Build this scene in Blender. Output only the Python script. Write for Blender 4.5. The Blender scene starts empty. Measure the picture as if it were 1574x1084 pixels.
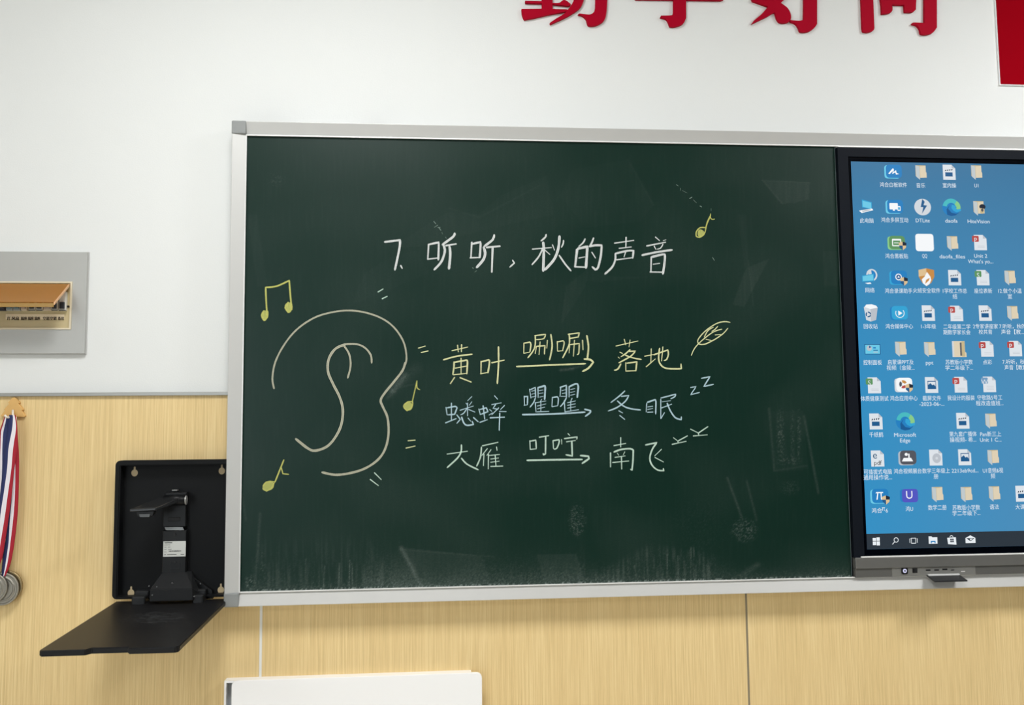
import bpy, bmesh, math, random
from mathutils import Vector, Matrix, noise
R = math.radians
random.seed(7)
scene = bpy.context.scene
C = scene.collection

# ------------------------------------------------------------------ camera
EYE = Vector((0.0, -2.46, 1.45))
FPX = 1404.7
YAW, PITCH, ROLL = R(5.047), R(4.870), R(-0.537)
fwd = Vector((math.sin(YAW)*math.cos(PITCH), math.cos(YAW)*math.cos(PITCH), math.sin(PITCH)))
r0 = Vector((math.cos(YAW), -math.sin(YAW), 0)); u0 = r0.cross(fwd)
rt = math.cos(ROLL)*r0 + math.sin(ROLL)*u0
up = -math.sin(ROLL)*r0 + math.cos(ROLL)*u0
cam = bpy.data.cameras.new('camera'); co = bpy.data.objects.new('camera', cam); C.objects.link(co)
cam.sensor_fit = 'HORIZONTAL'; cam.sensor_width = 36.0; cam.lens = FPX*36/1574
m = Matrix((rt, up, -fwd)).transposed().to_4x4(); m.translation = EYE
co.matrix_world = m; cam.clip_start = 0.01
scene.camera = co

# ------------------------------------------------------------------ light
w = bpy.data.worlds.new('world'); scene.world = w; w.use_nodes = True
bg = w.node_tree.nodes['Background']; bg.inputs[0].default_value = (0.93, 0.96, 1.0, 1); bg.inputs[1].default_value = 0.04
def area(name, loc, rot, sx, sy, power, col=(0.985, 0.99, 1.0)):
    l = bpy.data.lights.new(name, 'AREA'); l.shape = 'RECTANGLE'; l.size = sx; l.size_y = sy
    l.energy = power; l.color = col
    o = bpy.data.objects.new(name, l); C.objects.link(o); o.location = loc; o.rotation_euler = rot
    return o
for lx, pw_ in ((-0.3, 34), (2.3, 48)):
    area('ceiling_panel_light', (lx, -1.35, 3.05), (0, 0, 0), 0.6, 0.6, pw_)
area('ceiling_panel_light', (-2.7, -1.5, 3.05), (0, 0, 0), 0.6, 0.6, 6)
for lx in (-2.4, 0.4, 3.0):
    area('ceiling_panel_light', (lx, -4.6, 3.05), (0, 0, 0), 0.6, 0.6, 14)
area('rear_window_light', (-2.3, -7.2, 1.7), (R(90), 0, 0), 1.6, 1.8, 56, (0.86, 0.94, 1.0))
sun = bpy.data.lights.new('sun', 'SUN'); sun.energy = 3.4; sun.angle = R(0.6); sun.color = (1, 0.95, 0.86)
so = bpy.data.objects.new('sun', sun); C.objects.link(so)
so.rotation_euler = Vector((1.0, 0.10, -0.60)).to_track_quat('-Z', 'Y').to_euler()
scene.view_settings.view_transform = 'Standard'; scene.view_settings.look = 'None'
scene.view_settings.gamma = 1.0; scene.view_settings.use_curve_mapping = False
scene.view_settings.exposure = 0.0

# ------------------------------------------------------------------ helpers
def P(px, py, y):
    """point of the photograph's frame lifted onto the plane at depth y"""
    d = (px-787)/FPX*rt - (py-542)/FPX*up + fwd
    return EYE + d*((y-EYE.y)/d.y)
def srgb(r, g, b, a=1.0):
    f = lambda c: (c/255/12.92) if c <= 10 else ((c/255+0.055)/1.055)**2.4
    return (f(r), f(g), f(b), a)
MATS = {}
def mat(name, col, rough=0.5, metal=0.0, spec=0.5, emit=None, es=1.0, bump=None, grain=None):
    if name in MATS: return MATS[name]
    mt = bpy.data.materials.new(name); mt.use_nodes = True
    n = mt.node_tree.nodes; l = mt.node_tree.links; b = n['Principled BSDF']
    b.inputs['Base Color'].default_value = col; b.inputs['Roughness'].default_value = rough
    b.inputs['Metallic'].default_value = metal; b.inputs['Specular IOR Level'].default_value = spec
    if emit:
        b.inputs['Emission Color'].default_value = emit; b.inputs['Emission Strength'].default_value = es
    if grain:      # (scale, amount)  slight colour variation
        nz = n.new('ShaderNodeTexNoise'); nz.inputs['Scale'].default_value = grain[0]; nz.inputs['Detail'].default_value = 4
        g = n.new('ShaderNodeNewGeometry'); l.new(g.outputs['Position'], nz.inputs['Vector'])
        mr = n.new('ShaderNodeMapRange'); mr.inputs[3].default_value = 1-grain[1]; mr.inputs[4].default_value = 1+grain[1]
        l.new(nz.outputs[0], mr.inputs[0])
        mx = n.new('ShaderNodeMix'); mx.data_type = 'RGBA'; mx.blend_type = 'MULTIPLY'; mx.inputs[0].default_value = 1
        mx.inputs[6].default_value = col; l.new(mr.outputs[0], mx.inputs[7]); l.new(mx.outputs[2], b.inputs['Base Color'])
    if bump:       # (scale, strength)
        nz = n.new('ShaderNodeTexNoise'); nz.inputs['Scale'].default_value = bump[0]; nz.inputs['Detail'].default_value = 5
        g = n.new('ShaderNodeNewGeometry'); l.new(g.outputs['Position'], nz.inputs['Vector'])
        bp = n.new('ShaderNodeBump'); bp.inputs['Strength'].default_value = bump[1]; bp.inputs['Distance'].default_value = 0.002
        l.new(nz.outputs[0], bp.inputs['Height']); l.new(bp.outputs[0], b.inputs['Normal'])
    MATS[name] = mt
    return mt

def root_of(o):
    while o.parent: o = o.parent
    return o
def obj(name, bm, mats, parent=None, smooth=False):
    me = bpy.data.meshes.new(name)
    bmesh.ops.recalc_face_normals(bm, faces=bm.faces) if not getattr(bm, 'keepn', False) else None
    bm.to_mesh(me); bm.free()
    if not isinstance(mats, (list, tuple)): mats = [mats]
    for k in mats: me.materials.append(k)
    return link(name, me, parent, smooth)
def link(name, me, parent=None, smooth=False):
    o = bpy.data.objects.new(name, me); C.objects.link(o)
    if smooth:
        for p in me.polygons: p.use_smooth = True
    if parent:
        me.transform(Matrix.Translation(-root_of(parent).location)); o.parent = parent
    else:
        c = sum((v.co for v in me.vertices), Vector())/max(1, len(me.vertices))
        me.transform(Matrix.Translation(-c)); o.location = c
    return o
def tag(o, label, cat, group=None):
    o['label'] = label; o['category'] = cat
    if group: o['group'] = group
    return o
def thing(name, label, cat, loc, group=None):
    o = bpy.data.objects.new(name, None); C.objects.link(o); o.location = loc; o.empty_display_size = 0.05
    return tag(o, label, cat, group)

def box(bm, x0, x1, y0, y1, z0, z1, bev=0.0, mi=0, seg=2):
    b2 = bmesh.new()
    bmesh.ops.create_cube(b2, size=1)
    for v in b2.verts:
        v.co = Vector((x0+(v.co.x+.5)*(x1-x0), y0+(v.co.y+.5)*(y1-y0), z0+(v.co.z+.5)*(z1-z0)))
    if bev: bmesh.ops.bevel(b2, geom=b2.edges[:], offset=bev, segments=seg, affect='EDGES', profile=0.5)
    merge(bm, b2, mi)
def merge(bm, b2, mi=0):
    b2.verts.index_update(); base = [bm.verts.new(v.co) for v in b2.verts]
    for f in b2.faces:
        try:
            nf = bm.faces.new([base[v.index] for v in f.verts]); nf.material_index = mi; nf.smooth = f.smooth
        except ValueError: pass
    b2.free()
def prism(bm, pts, y0, y1, mi=0, bev=0.0):
    """pts: list of (x,z); front at y0 (nearer the camera), back at y1"""
    b2 = bmesh.new()
    f = [b2.verts.new((p[0], y0, p[1])) for p in pts]; k = [b2.verts.new((p[0], y1, p[1])) for p in pts]
    n = len(pts)
    b2.faces.new(f); b2.faces.new(k[::-1])
    for i in range(n): b2.faces.new((f[i], k[i], k[(i+1) % n], f[(i+1) % n]))
    bmesh.ops.recalc_face_normals(b2, faces=b2.faces)
    if bev:
        ed = [e for e in b2.edges if abs(e.verts[0].co.y-y0) < 1e-7 and abs(e.verts[1].co.y-y0) < 1e-7]
        bmesh.ops.bevel(b2, geom=ed, offset=bev, segments=2, affect='EDGES', profile=0.5)
    bmesh.ops.triangulate(b2, faces=[q for q in b2.faces if len(q.verts) > 4])
    merge(bm, b2, mi)
def flat(bm, pts, y, mi=0):
    b2 = bmesh.new()
    fc = b2.faces.new([b2.verts.new((p[0], y, p[1])) for p in pts])
    b2.normal_update()
    if fc.normal.y > 0: fc.normal_flip()
    if len(pts) > 4: bmesh.ops.triangulate(b2, faces=b2.faces[:])
    merge(bm, b2, mi)
def hexa(bm, a, b, mi=0, bev=0.0):
    """solid between two quads a and b (lists of four Vectors)"""
    b2 = bmesh.new()
    A = [b2.verts.new(v) for v in a]; B = [b2.verts.new(v) for v in b]
    b2.faces.new(A); b2.faces.new(B[::-1])
    for i in range(4): b2.faces.new((A[i], B[i], B[(i+1) % 4], A[(i+1) % 4]))
    bmesh.ops.recalc_face_normals(b2, faces=b2.faces)
    if bev: bmesh.ops.bevel(b2, geom=b2.edges[:], offset=bev, segments=2, affect='EDGES', profile=0.5)
    merge(bm, b2, mi)
def tube(bm, pts, r, n=10, mi=0, cap=True):
    pts = [Vector(p) for p in pts]; rings = []
    rs = r if isinstance(r, (list, tuple)) else [r]*len(pts)
    for i, p in enumerate(pts):
        t = (pts[min(i+1, len(pts)-1)]-pts[max(i-1, 0)]).normalized()
        a = t.cross(Vector((0, 0, 1)) if abs(t.z) < 0.9 else Vector((1, 0, 0))).normalized(); b = t.cross(a)
        rings.append([bm.verts.new(p+rs[i]*(math.cos(2*math.pi*k/n)*a+math.sin(2*math.pi*k/n)*b)) for k in range(n)])
    for i in range(len(rings)-1):
        for k in range(n):
            f = bm.faces.new((rings[i][k], rings[i][(k+1) % n], rings[i+1][(k+1) % n], rings[i+1][k])); f.material_index = mi; f.smooth = True
    if cap:
        for rg in (rings[0][::-1], rings[-1]):
            f = bm.faces.new(rg); f.material_index = mi
def circ(cx, cz, rx, rz=None, n=24, a0=0, a1=360):
    rz = rx if rz is None else rz
    full = abs(a1-a0) >= 360
    return [(cx+rx*math.cos(R(a0+(a1-a0)*i/(n if full else n-1))), cz+rz*math.sin(R(a0+(a1-a0)*i/(n if full else n-1)))) for i in range(n)]
def rrect(x0, x1, z0, z1, r, n=5):
    out = []
    for cx, cz, a in ((x1-r, z1-r, 0), (x0+r, z1-r, 90), (x0+r, z0+r, 180), (x1-r, z0+r, 270)):
        out += [(cx+r*math.cos(R(a+90*i/n)), cz+r*math.sin(R(a+90*i/n))) for i in range(n+1)]
    return out
_tc = {}
def text_mesh(body, size):
    if (body, size) in _tc: return _tc[(body, size)]
    cu = bpy.data.curves.new('t', 'FONT'); cu.body = body; cu.size = size; cu.resolution_u = 2 if all(ord(c) > 255 and c != 'π' for c in body) else 3
    cu.align_x = 'CENTER'; cu.align_y = 'CENTER'; cu.fill_mode = 'FRONT' if hasattr(cu, 'fill_mode') else cu.fill_mode
    to = bpy.data.objects.new('t', cu); C.objects.link(to); bpy.context.view_layer.update()
    me = bpy.data.meshes.new_from_object(to)
    vs = [(v.co.x, v.co.y) for v in me.vertices]; fs = [tuple(p.vertices) for p in me.polygons]
    bpy.data.objects.remove(to); bpy.data.curves.remove(cu); bpy.data.meshes.remove(me)
    if vs:
        cx = (min(v[0] for v in vs)+max(v[0] for v in vs))/2
        vs = [(v[0]-cx, v[1]) for v in vs]
    _tc[(body, size)] = (vs, fs)
    return vs, fs
def put_text(bm, body, cx, cz, size, y, mi=0, sx=1.0, width=None):
    vs, fs = text_mesh(body, size)
    if not vs: return
    if width:
        ww = max(v[0] for v in vs)-min(v[0] for v in vs); sx = width/ww
    b = [bm.verts.new((cx+v[0]*sx, y, cz+v[1])) for v in vs]
    for f in fs:
        try:
            q = bm.faces.new([b[i] for i in f]); q.material_index = mi
        except ValueError: pass

YW = 0.0        # plaster plane
YP = -0.010     # face of the wood panels
YF = -0.060     # front of the board's frame
YB = -0.046     # writing surface
def X(px, py, y): return P(px, py, y).x
def Z(px, py, y): return P(px, py, y).z
def poly(pts, y, ox=0, oy=0, s=1.0):
    o = []
    for a, b in pts:
        q = P(ox+a/s, oy+b/s, y); o.append((q.x, q.z))
    return o

# ------------------------------------------------------------------ materials
white = mat('plaster', srgb(229, 231, 229), 0.75, bump=(260, 0.10), grain=(1.3, 0.02))
def wood_material():
    mt = bpy.data.materials.new('wood_laminate'); mt.use_nodes = True
    n = mt.node_tree.nodes; l = mt.node_tree.links; b = n['Principled BSDF']
    g = n.new('ShaderNodeNewGeometry'); oi = n.new('ShaderNodeObjectInfo')
    def stretch(sx, sz, det, rough):
        mp = n.new('ShaderNodeMapping'); mp.inputs['Scale'].default_value = (sx, 1, sz)
        l.new(g.outputs['Position'], mp.inputs['Vector'])
        nz = n.new('ShaderNodeTexNoise'); nz.noise_dimensions = '4D'; nz.inputs['Scale'].default_value = 1.0
        nz.inputs['Detail'].default_value = det; nz.inputs['Roughness'].default_value = rough
        ml = n.new('ShaderNodeMath'); ml.operation = 'MULTIPLY'; ml.inputs[1].default_value = 37.0
        l.new(oi.outputs['Random'], ml.inputs[0]); l.new(ml.outputs[0], nz.inputs['W'])
        l.new(mp.outputs[0], nz.inputs['Vector'])
        return nz
    n1 = stretch(430, 5.0, 4, 0.72); n2 = stretch(110, 1.6, 3, 0.6); n3 = stretch(9, 0.5, 2, 0.5)
    cr = n.new('ShaderNodeValToRGB'); e = cr.color_ramp.elements
    e[0].position = 0.30; e[0].color = srgb(208, 180, 126); e[1].position = 0.70; e[1].color = srgb(248, 226, 174)
    em = cr.color_ramp.elements.new(0.5); em.color = srgb(232, 204, 148)
    a1 = n.new('ShaderNodeMath'); a1.operation = 'MULTIPLY_ADD'; a1.inputs[1].default_value = 0.74
    a2 = n.new('ShaderNodeMath'); a2.operation = 'MULTIPLY_ADD'; a2.inputs[1].default_value = 0.14
    a3 = n.new('ShaderNodeMath'); a3.operation = 'MULTIPLY'; a3.inputs[1].default_value = 0.12
    l.new(n3.outputs[0], a3.inputs[0]); l.new(n2.outputs[0], a2.inputs[0]); l.new(a3.outputs[0], a2.inputs[2])
    l.new(n1.outputs[0], a1.inputs[0]); l.new(a2.outputs[0], a1.inputs[2]); l.new(a1.outputs[0], cr.inputs[0])
    l.new(cr.outputs[0], b.inputs['Base Color'])
    b.inputs['Roughness'].default_value = 0.5; b.inputs['Specular IOR Level'].default_value = 0.2
    bp = n.new('ShaderNodeBump'); bp.inputs['Strength'].default_value = 0.12; bp.inputs['Distance'].default_value = 0.0008
    l.new(n1.outputs[0], bp.inputs['Height']); l.new(bp.outputs[0], b.inputs['Normal'])
    return mt
wood = wood_material()
alu = mat('frame_aluminium', srgb(196, 196, 193), 0.42, 0.15, grain=(30, 0.015))
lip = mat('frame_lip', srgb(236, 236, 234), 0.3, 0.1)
capm = mat('corner_plastic', srgb(140, 143, 142), 0.5)
blackp = mat('black_steel', srgb(20, 21, 22), 0.5, spec=0.14, bump=(900, 0.05))
blackd = mat('black_plastic', srgb(20, 21, 22), 0.38, spec=0.25)
blackg = mat('dark_grey_plastic', srgb(36, 37, 38), 0.4, spec=.25)
seamw = mat('white_strip', srgb(236, 236, 232), 0.4)
seamg = mat('grey_strip', srgb(158, 146, 122), 0.35, 0.4)
trimm = mat('trim_aluminium', srgb(150, 149, 144), 0.35, 0.6)
redm = mat('red_acrylic', srgb(168, 3, 36), 0.6, spec=.06)
red2 = mat('red_board', srgb(148, 0, 18), 0.8, spec=.03)
whitep = mat('white_enamel', srgb(252, 252, 252), 0.35)
greyin = mat('grey_inside', srgb(176, 180, 184), 0.5)
cream = mat('cream_plastic', srgb(226, 214, 186), 0.45)

# ------------------------------------------------------------------ setting
def struct(o): o['kind'] = 'structure'; return o
bm = bmesh.new(); box(bm, -3.2, 4.2, YW, 0.12, 0.0, 3.1)
wall = struct(obj('wall_front', bm, white))
bm = bmesh.new(); box(bm, -3.3, 4.2, -8, 0.12, -0.1, 0.0)
struct(obj('floor', bm, mat('floor_tile', srgb(214, 208, 196), 0.3)))
bm = bmesh.new(); box(bm, -3.3, 4.2, -8, 0.12, 3.1, 3.2)
struct(obj('ceiling', bm, mat('ceiling_paint', srgb(235, 235, 232), 0.8)))
bm = bmesh.new()
WY0, WY1, WZ0, WZ1 = -1.95, -0.55, 0.95, 2.5
box(bm, -3.3, -3.2, -8, WY0, 0, 3.1); box(bm, -3.3, -3.2, WY1, 0.12, 0, 3.1)
box(bm, -3.3, -3.2, WY0, WY1, 0, WZ0); box(bm, -3.3, -3.2, WY0, WY1, WZ1, 3.1)
wl = struct(obj('wall_left', bm, white))
bm = bmesh.new()
for a, b, c, d in ((WY0, WY0+.05, WZ0, WZ1), (WY1-.05, WY1, WZ0, WZ1), (WY0, WY1, WZ0, WZ0+.05), (WY0, WY1, WZ1-.05, WZ1)):
    box(bm, -3.28, -3.22, a, b, c, d, 0.003)
struct(obj('window_1', bm, whitep))

ztrim1 = Z(180, 603.5, YP); ztrim0 = Z(180, 608.5, YP)
xs1 = X(401, 980, YP); xs2 = X(1148.5, 980, YP); pw = xs2-xs1
edges = [-3.2, xs1-pw, xs1, xs2, xs2+pw, 4.2]
gap = 0.0022
for i in range(len(edges)-1):
    bm = bmesh.new(); box(bm, edges[i]+gap, edges[i+1]-gap, YP, YW+0.002, 0.08, ztrim0, 0.0006, seg=1)
    obj('wood_panel', bm, wood, wall)
for i, xe in enumerate(edges[1:-1]):
    bm = bmesh.new()
    wd = 0.0032 if i == 1 else 0.0026
    box(bm, xe-wd, xe+wd, YP-(0.0015 if i == 1 else 0.0004), YW+0.002, 0.08, ztrim0)
    s = obj('joint_strip', bm, seamw if i == 1 else seamg, wall)
    if i == 1: s['label'] = 'white joint strip'
bm = bmesh.new()
box(bm, -3.2, 4.2, YP-0.006, YW+0.002, ztrim0, ztrim1, 0.001)
box(bm, -3.2, 4.2, YP-0.0075, YP-0.005, ztrim0, ztrim0+0.0025)
struct(obj('trim_1', bm, trimm))
bm = bmesh.new(); box(bm, -3.2, 4.2, YP-0.006, YW+0.002, 0.0, 0.08, 0.001)
struct(obj('baseboard_front', bm, trimm))

# ------------------------------------------------------------------ blackboard with its frame
def mx(L, y, ax):    # mean coordinate of several photo points on a plane
    return sum((P(a, b, y).x if ax == 'x' else P(a, b, y).z) for a, b in L)/len(L)
zt1 = mx([(378.1,185.8),(640,191.3),(1180,203.3),(1574,209.3)], YF, 'z')
zt0 = mx([(378,205.3),(640,210.4),(1180,220.5),(1285,223)], YF, 'z')
zb1 = mx([(367.2,912.1),(560,907.1),(1000,896.6),(1320,888.9),(1574,882.3)], YF, 'z')
zb0 = mx([(367.2,932.7),(560,928.2),(1000,915.6),(1320,908.6),(1574,902.1)], YF, 'z')
xl0 = mx([(356.8,185.8),(348,690),(344.5,933)], YF, 'x')
xl1 = mx([(378.1,205.3),(375.8,330),(367.2,912)], YF, 'x')
xbr = mx([(1284.5,250),(1291.2,450),(1297,600),(1308.6,887.7)], YB, 'x')
DW = 1.955                                  # display body width
xd0 = xbr+0.004; xd1 = xd0+DW
xr1 = xd1+0.02
board = thing('blackboard', 'dark green chalkboard in a pale aluminium frame with coloured chalk writing', 'blackboard', ((xl0+xbr)/2, YP, zb0))
def rail(bm, x0, x1, z_in, z_out, horiz=True):
    sl = .013 if z_out < z_in else .011
    if horiz: q = [(YP+.001, z_out), (YF, z_out), (YF+sl, z_in), (YP+.001, z_in)]; A = [Vector((x0, a, b)) for a, b in q]; B = [Vector((x1, a, b)) for a, b in q]
    else: q = [(x0, -.0465), (x0, YF), (x1, YF+sl*.5), (x1, -.0465)]; A = [Vector((a, b, z_in)) for a, b in q]; B = [Vector((a, b, z_out)) for a, b in q]
    hexa(bm, A, B, 0, .0012)
bm = bmesh.new(); rail(bm, xl1-.002, xr1, zt0, zt1)
box(bm, xl1-0.002, xr1, YF+0.0075, YF+0.0105, zt0-0.0025, zt0+0.001, 0.0004, mi=1, seg=1)
obj('frame_rail', bm, [alu, lip], board)
bm = bmesh.new(); rail(bm, xl1-.002, xr1, zb1, zb0)
box(bm, xl1-0.002, xr1, YF+0.0075, YF+0.0105, zb1-0.001, zb1+0.002, 0.0004, mi=1, seg=1)
obj('frame_rail', bm, [alu, lip], board)
bm = bmesh.new(); rail(bm, xl0, xl1, zb1-.002, zt0+.001, False); box(bm, xl0+.020, xl1, -.048, YP+.001, zb1-.002, zt0+.001)
box(bm, xl1-0.001, xl1+0.0015, YF+0.0045, YF+0.009, zb1, zt0, 0.0004, mi=1, seg=1)
obj('frame_rail', bm, [alu, lip], board)
for z0, z1, k in ((zt0, zt1, 1), (zb0, zb1, -1)):
    bm = bmesh.new()
    box(bm, xl0-0.0012, xl1, YF-0.0015, YP+0.001, z0-0.0006 if k > 0 else z0-0.0012, z1+0.0012 if k > 0 else z1, 0.003, seg=3)
    obj('corner_cap', bm, capm, board)
bm = bmesh.new(); box(bm, xr1-.001, xr1+.034, YF, YP+.001, zb0, zt1, .0012); obj('frame_rail', bm, alu, board)
# clips behind the top rail
for a, b, zc, h in ((384, 428, 185, .006), (431, 450, 187, .003), (561, 593, 190, .0035)):
    bm = bmesh.new(); x0 = X(a, zc, -.03); x1 = X(b, zc, -.03)
    prism(bm, [(x0, zt1-.004), (x1, zt1-.004), (x1, zt1+h*.5), (x1-.004, zt1+h*.95), ((x0+x1)/2+.012, zt1+h), ((x0+x1)/2-.01, zt1+h*.6), (x0+.003, zt1+h*.45)], -.040, YW)
    obj('mounting_clip', bm, blackg, board)

# the writing surface: a fine grid carrying the chalk dust left by the eraser
def to_px(x, y, z):
    d = Vector((x, y, z))-EYE; k = d.dot(fwd)
    return 787+FPX*d.dot(rt)/k, 542-FPX*d.dot(up)/k
def inpoly(x, y, pts):
    c = False; j = len(pts)-1
    for i in range(len(pts)):
        if (pts[i][1] > y) != (pts[j][1] > y) and x < (pts[j][0]-pts[i][0])*(y-pts[i][1])/(pts[j][1]-pts[i][1])+pts[i][0]: c = not c
        j = i
    return c
def segd(x, y, a, b):
    dx, dy = b[0]-a[0], b[1]-a[1]; t = max(0, min(1, ((x-a[0])*dx+(y-a[1])*dy)/(dx*dx+dy*dy)))
    return math.hypot(x-a[0]-t*dx, y-a[1]-t*dy)
PATCH = [([(615,841),(740,855),(752,898),(650,905)], .13), ([(825,853),(885,852),(898,893),(838,900)], .13),
         ([(1172,277),(1245,280),(1243,306),(1222,312),(1200,313)], .12),
         ([(1147,412),(1182,398),(1160,440),(1144,472),(1126,468)], .12), ([(1134,330),(1148,330),(1150,412),(1144,412)], .06),
         ([(1182,632),(1234,632),(1242,722),(1190,726)], .05), ([(1264,386),(1287,386),(1288,440),(1266,440)], .06),
         ([(870,440),(905,412),(900,440),(878,475),(862,500)], .07), ([(905,412),(940,425),(1000,426),(920,434),(900,432)], .05),
         ([(640,385),(600,395),(560,420),(540,470),(660,420)], .03),
         ([(965,245),(1005,315),(985,340),(900,350),(860,300),(880,260)], .03),
         ([(690,325),(735,330),(770,300),(840,270),(850,330),(760,350),(640,380),(600,380)], .04),
         ([(380,330),(395,330),(412,440),(395,440)], .05)]
LINES = [((617,843),(648,903),3.2,.34), ((1118,735),(1140,795),1.6,.18), ((1148,740),(1163,800),1.6,.13), ((1236,640),(1258,758),1.8,.16),
         ((1182,628),(1190,722),1.6,.13), ((1190,724),(1240,716),1.2,.10), ((1172,277),(1203,313),1.0,.09), ((1172,277),(1245,281),1.0,.06),
         ((499,870),(497,908),0.8,.35), ((522,866),(520,908),0.9,.35), ((538,862),(536,908),0.9,.45), ((541,866),(543,906),0.8,.3), ((470,860),(468,905),1,.2),
         ((1026,852),(1025,890),0.9,.35), ((1042,855),(1043,892),0.9,.3), ((1062,842),(1062,858),.9,.3), ((1066,842),(1067,856),.9,.3), ((975,870),(980,892),.8,.3),
         ((1140,885),(1165,868),4,.14), ((400,790),(392,900),2,.16), ((1000,893),(1050,891),1.2,.3), ((372,760),(378,800),1.5,.12),
         ((615,845),(760,856),1.0,.10), ((752,898),(742,858),1.0,.08), ((885,852),(898,893),1.0,.08), ((1150,400),(1158,470),1.0,.08),
         ((1265,888),(1300,884),1.5,.2), ((690,320),(737,334),1.5,.04), ((737,334),(830,285),1.5,.04), ((640,590),(612,596),1,.1),
         ((604,600),(622,578),4.5,.30), ((596,612),(606,600),3,.15), ((640,566),(600,600),9,.07), ((862,569),(880,567),2.2,.22), ((878,567),(900,561),1.5,.15), ((965,245),(1005,315),1.2,.05)]
SPECK = [((887,800),(16,30),.55), ((1144,815),(24,22),.55), ((1200,670),(8,48),.42), ((1218,670),(4,48),.30), ((1228,668),(4,46),.42), ((1212,708),(24,10),.3),
         ((384,896),(10,14),.6), ((404,872),(5,40),.20), ((1214,750),(18,14),.2), ((1076,806),(60,60),.05), ((1290,880),(20,8),.2), ((425,275),(16,16),.12)]
def dust(px, py, x, z, edge):
    """edge: height above the lower rail in px"""
    d = 0.0
    n1 = noise.noise(Vector((px*.9, 3.1, py*.9))); n2 = noise.noise(Vector((px*.35, 9.1, py*.35))); nv = noise.noise(Vector((px*.30, 5.0, py*.022)))
    nl = noise.noise(Vector((px*.008, 1.7, py*.011))); nb = noise.noise(Vector((px*.02, 7.7, 0)))
    # broad wiped haze
    d += 0.004+0.014*max(0, nl+.15)
    d += 0.006*max(0, nv)
    # dust gathered along the lower edge
    hh = 9+7*nb+(6 if 560 < px < 900 else 0)
    d += (0.05+0.22*max(0, n1)+.05*n2)*math.exp(-max(0, edge-2)/max(3, hh))*(1.0 if 560 < px < 960 else .55)
    if edge < 2.5 and n2+n1*.5 > .18: d += .22
    # streaks running down
    if 385 < px < 600: d += 0.055*max(0, nv+.12+.5*n1)*max(0, 1-edge/85)
    if 915 < px < 1100:
        top = 20+ (px-915)*.5 if px < 1000 else 62-(px-1000)*.2
        if edge < top: d += (.06*max(0, nv+.1+.6*n1)+.003)*min(1, (top-edge)/14)
    if 600 < px < 640: d += .02*max(0, 1-edge/60)*(1+n2)
    for pts, a in PATCH:
        if min(p[0] for p in pts) < px < max(p[0] for p in pts) and inpoly(px, py, pts): d += a*(.85+.35*nv)*.12
    for a, b, wd, am in LINES:
        if min(a[0], b[0])-12 < px < max(a[0], b[0])+12 and min(a[1], b[1])-12 < py < max(a[1], b[1])+12:
            q = segd(px, py, a, b)
            if q < wd*2: d += am*math.exp(-(q/wd)**2)*(.7+.8*n1)*.26
    for (cx, cy), (rx, ry), am in SPECK:
        q = ((px-cx)/rx)**2+((py-cy)/ry)**2
        if q < 1: d += am*max(0, n1+.5*n2-.05)*(1-q)**1.2*.5
    return max(0.0, min(.8, d))
def board_mat():
    mt = bpy.data.materials.new('chalkboard_enamel'); mt.use_nodes = True
    n = mt.node_tree.nodes; l = mt.node_tree.links; b = n['Principled BSDF']
    at = n.new('ShaderNodeAttribute'); at.attribute_name = 'dust'
    g = n.new('ShaderNodeNewGeometry')
    nz = n.new('ShaderNodeTexNoise'); nz.inputs['Scale'].default_value = 420; nz.inputs['Detail'].default_value = 3
    l.new(g.outputs['Position'], nz.inputs['Vector'])
    mr = n.new('ShaderNodeMapRange'); mr.inputs[1].default_value = .3; mr.inputs[2].default_value = .7; mr.inputs[3].default_value = .75; mr.inputs[4].default_value = 1.25
    l.new(nz.outputs[0], mr.inputs[0])
    ml = n.new('ShaderNodeMath'); ml.operation = 'MULTIPLY'; ml.use_clamp = True
    l.new(at.outputs['Fac'], ml.inputs[0]); l.new(mr.outputs[0], ml.inputs[1])
    mxn = n.new('ShaderNodeMix'); mxn.data_type = 'RGBA'
    mxn.inputs[6].default_value = srgb(2, 37, 28); mxn.inputs[7].default_value = srgb(200, 212, 205)
    l.new(ml.outputs[0], mxn.inputs[0]); l.new(mxn.outputs[2], b.inputs['Base Color'])
    b.inputs['Roughness'].default_value = 0.36; b.inputs['Specular IOR Level'].default_value = 0.21
    return mt
bmat = board_mat()
def board_panel(x0, x1, z0, z1, nx, nz, dusty=True):
    vs, ds = [], []
    for j in range(nz+1):
        for i in range(nx+1):
            x = x0+(x1-x0)*i/nx; z = z0+(z1-z0)*j/nz
            vs.append((x, YB, z))
            if dusty:
                px, py = to_px(x, YB, z)
                ds.append(dust(px, py, x, z, (z-zb1)*FPX/2.41))
            else: ds.append(.02)
    fs = [(j*(nx+1)+i, j*(nx+1)+i+1, (j+1)*(nx+1)+i+1, (j+1)*(nx+1)+i) for j in range(nz) for i in range(nx)]
    # turn the edges back to the wall so the panel has thickness
    k = len(vs); vs += [(x0, YP, z0), (x1, YP, z0), (x1, YP, z1), (x0, YP, z1)]; ds += [0]*4
    c = [0, nx, nz*(nx+1)+nx, nz*(nx+1)]
    fs.append((k+3, k+2, k+1, k))
    fs.append(tuple([k, k+1]+list(range(nx, -1, -1))))
    fs.append(tuple([k+2, k+3]+[nz*(nx+1)+i for i in range(nx+1)]))
    fs.append(tuple([k+1, k+2]+[j*(nx+1)+nx for j in range(nz, -1, -1)]))
    fs.append(tuple([k+3, k]+[j*(nx+1) for j in range(nz+1)]))
    me = bpy.data.meshes.new('board_panel'); me.from_pydata(vs, [], fs)
    a = me.attributes.new('dust', 'FLOAT', 'POINT'); a.data.foreach_set('value', ds)
    me.materials.append(bmat); me.update()
    o = link('board_panel', me, board)
    return o
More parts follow.
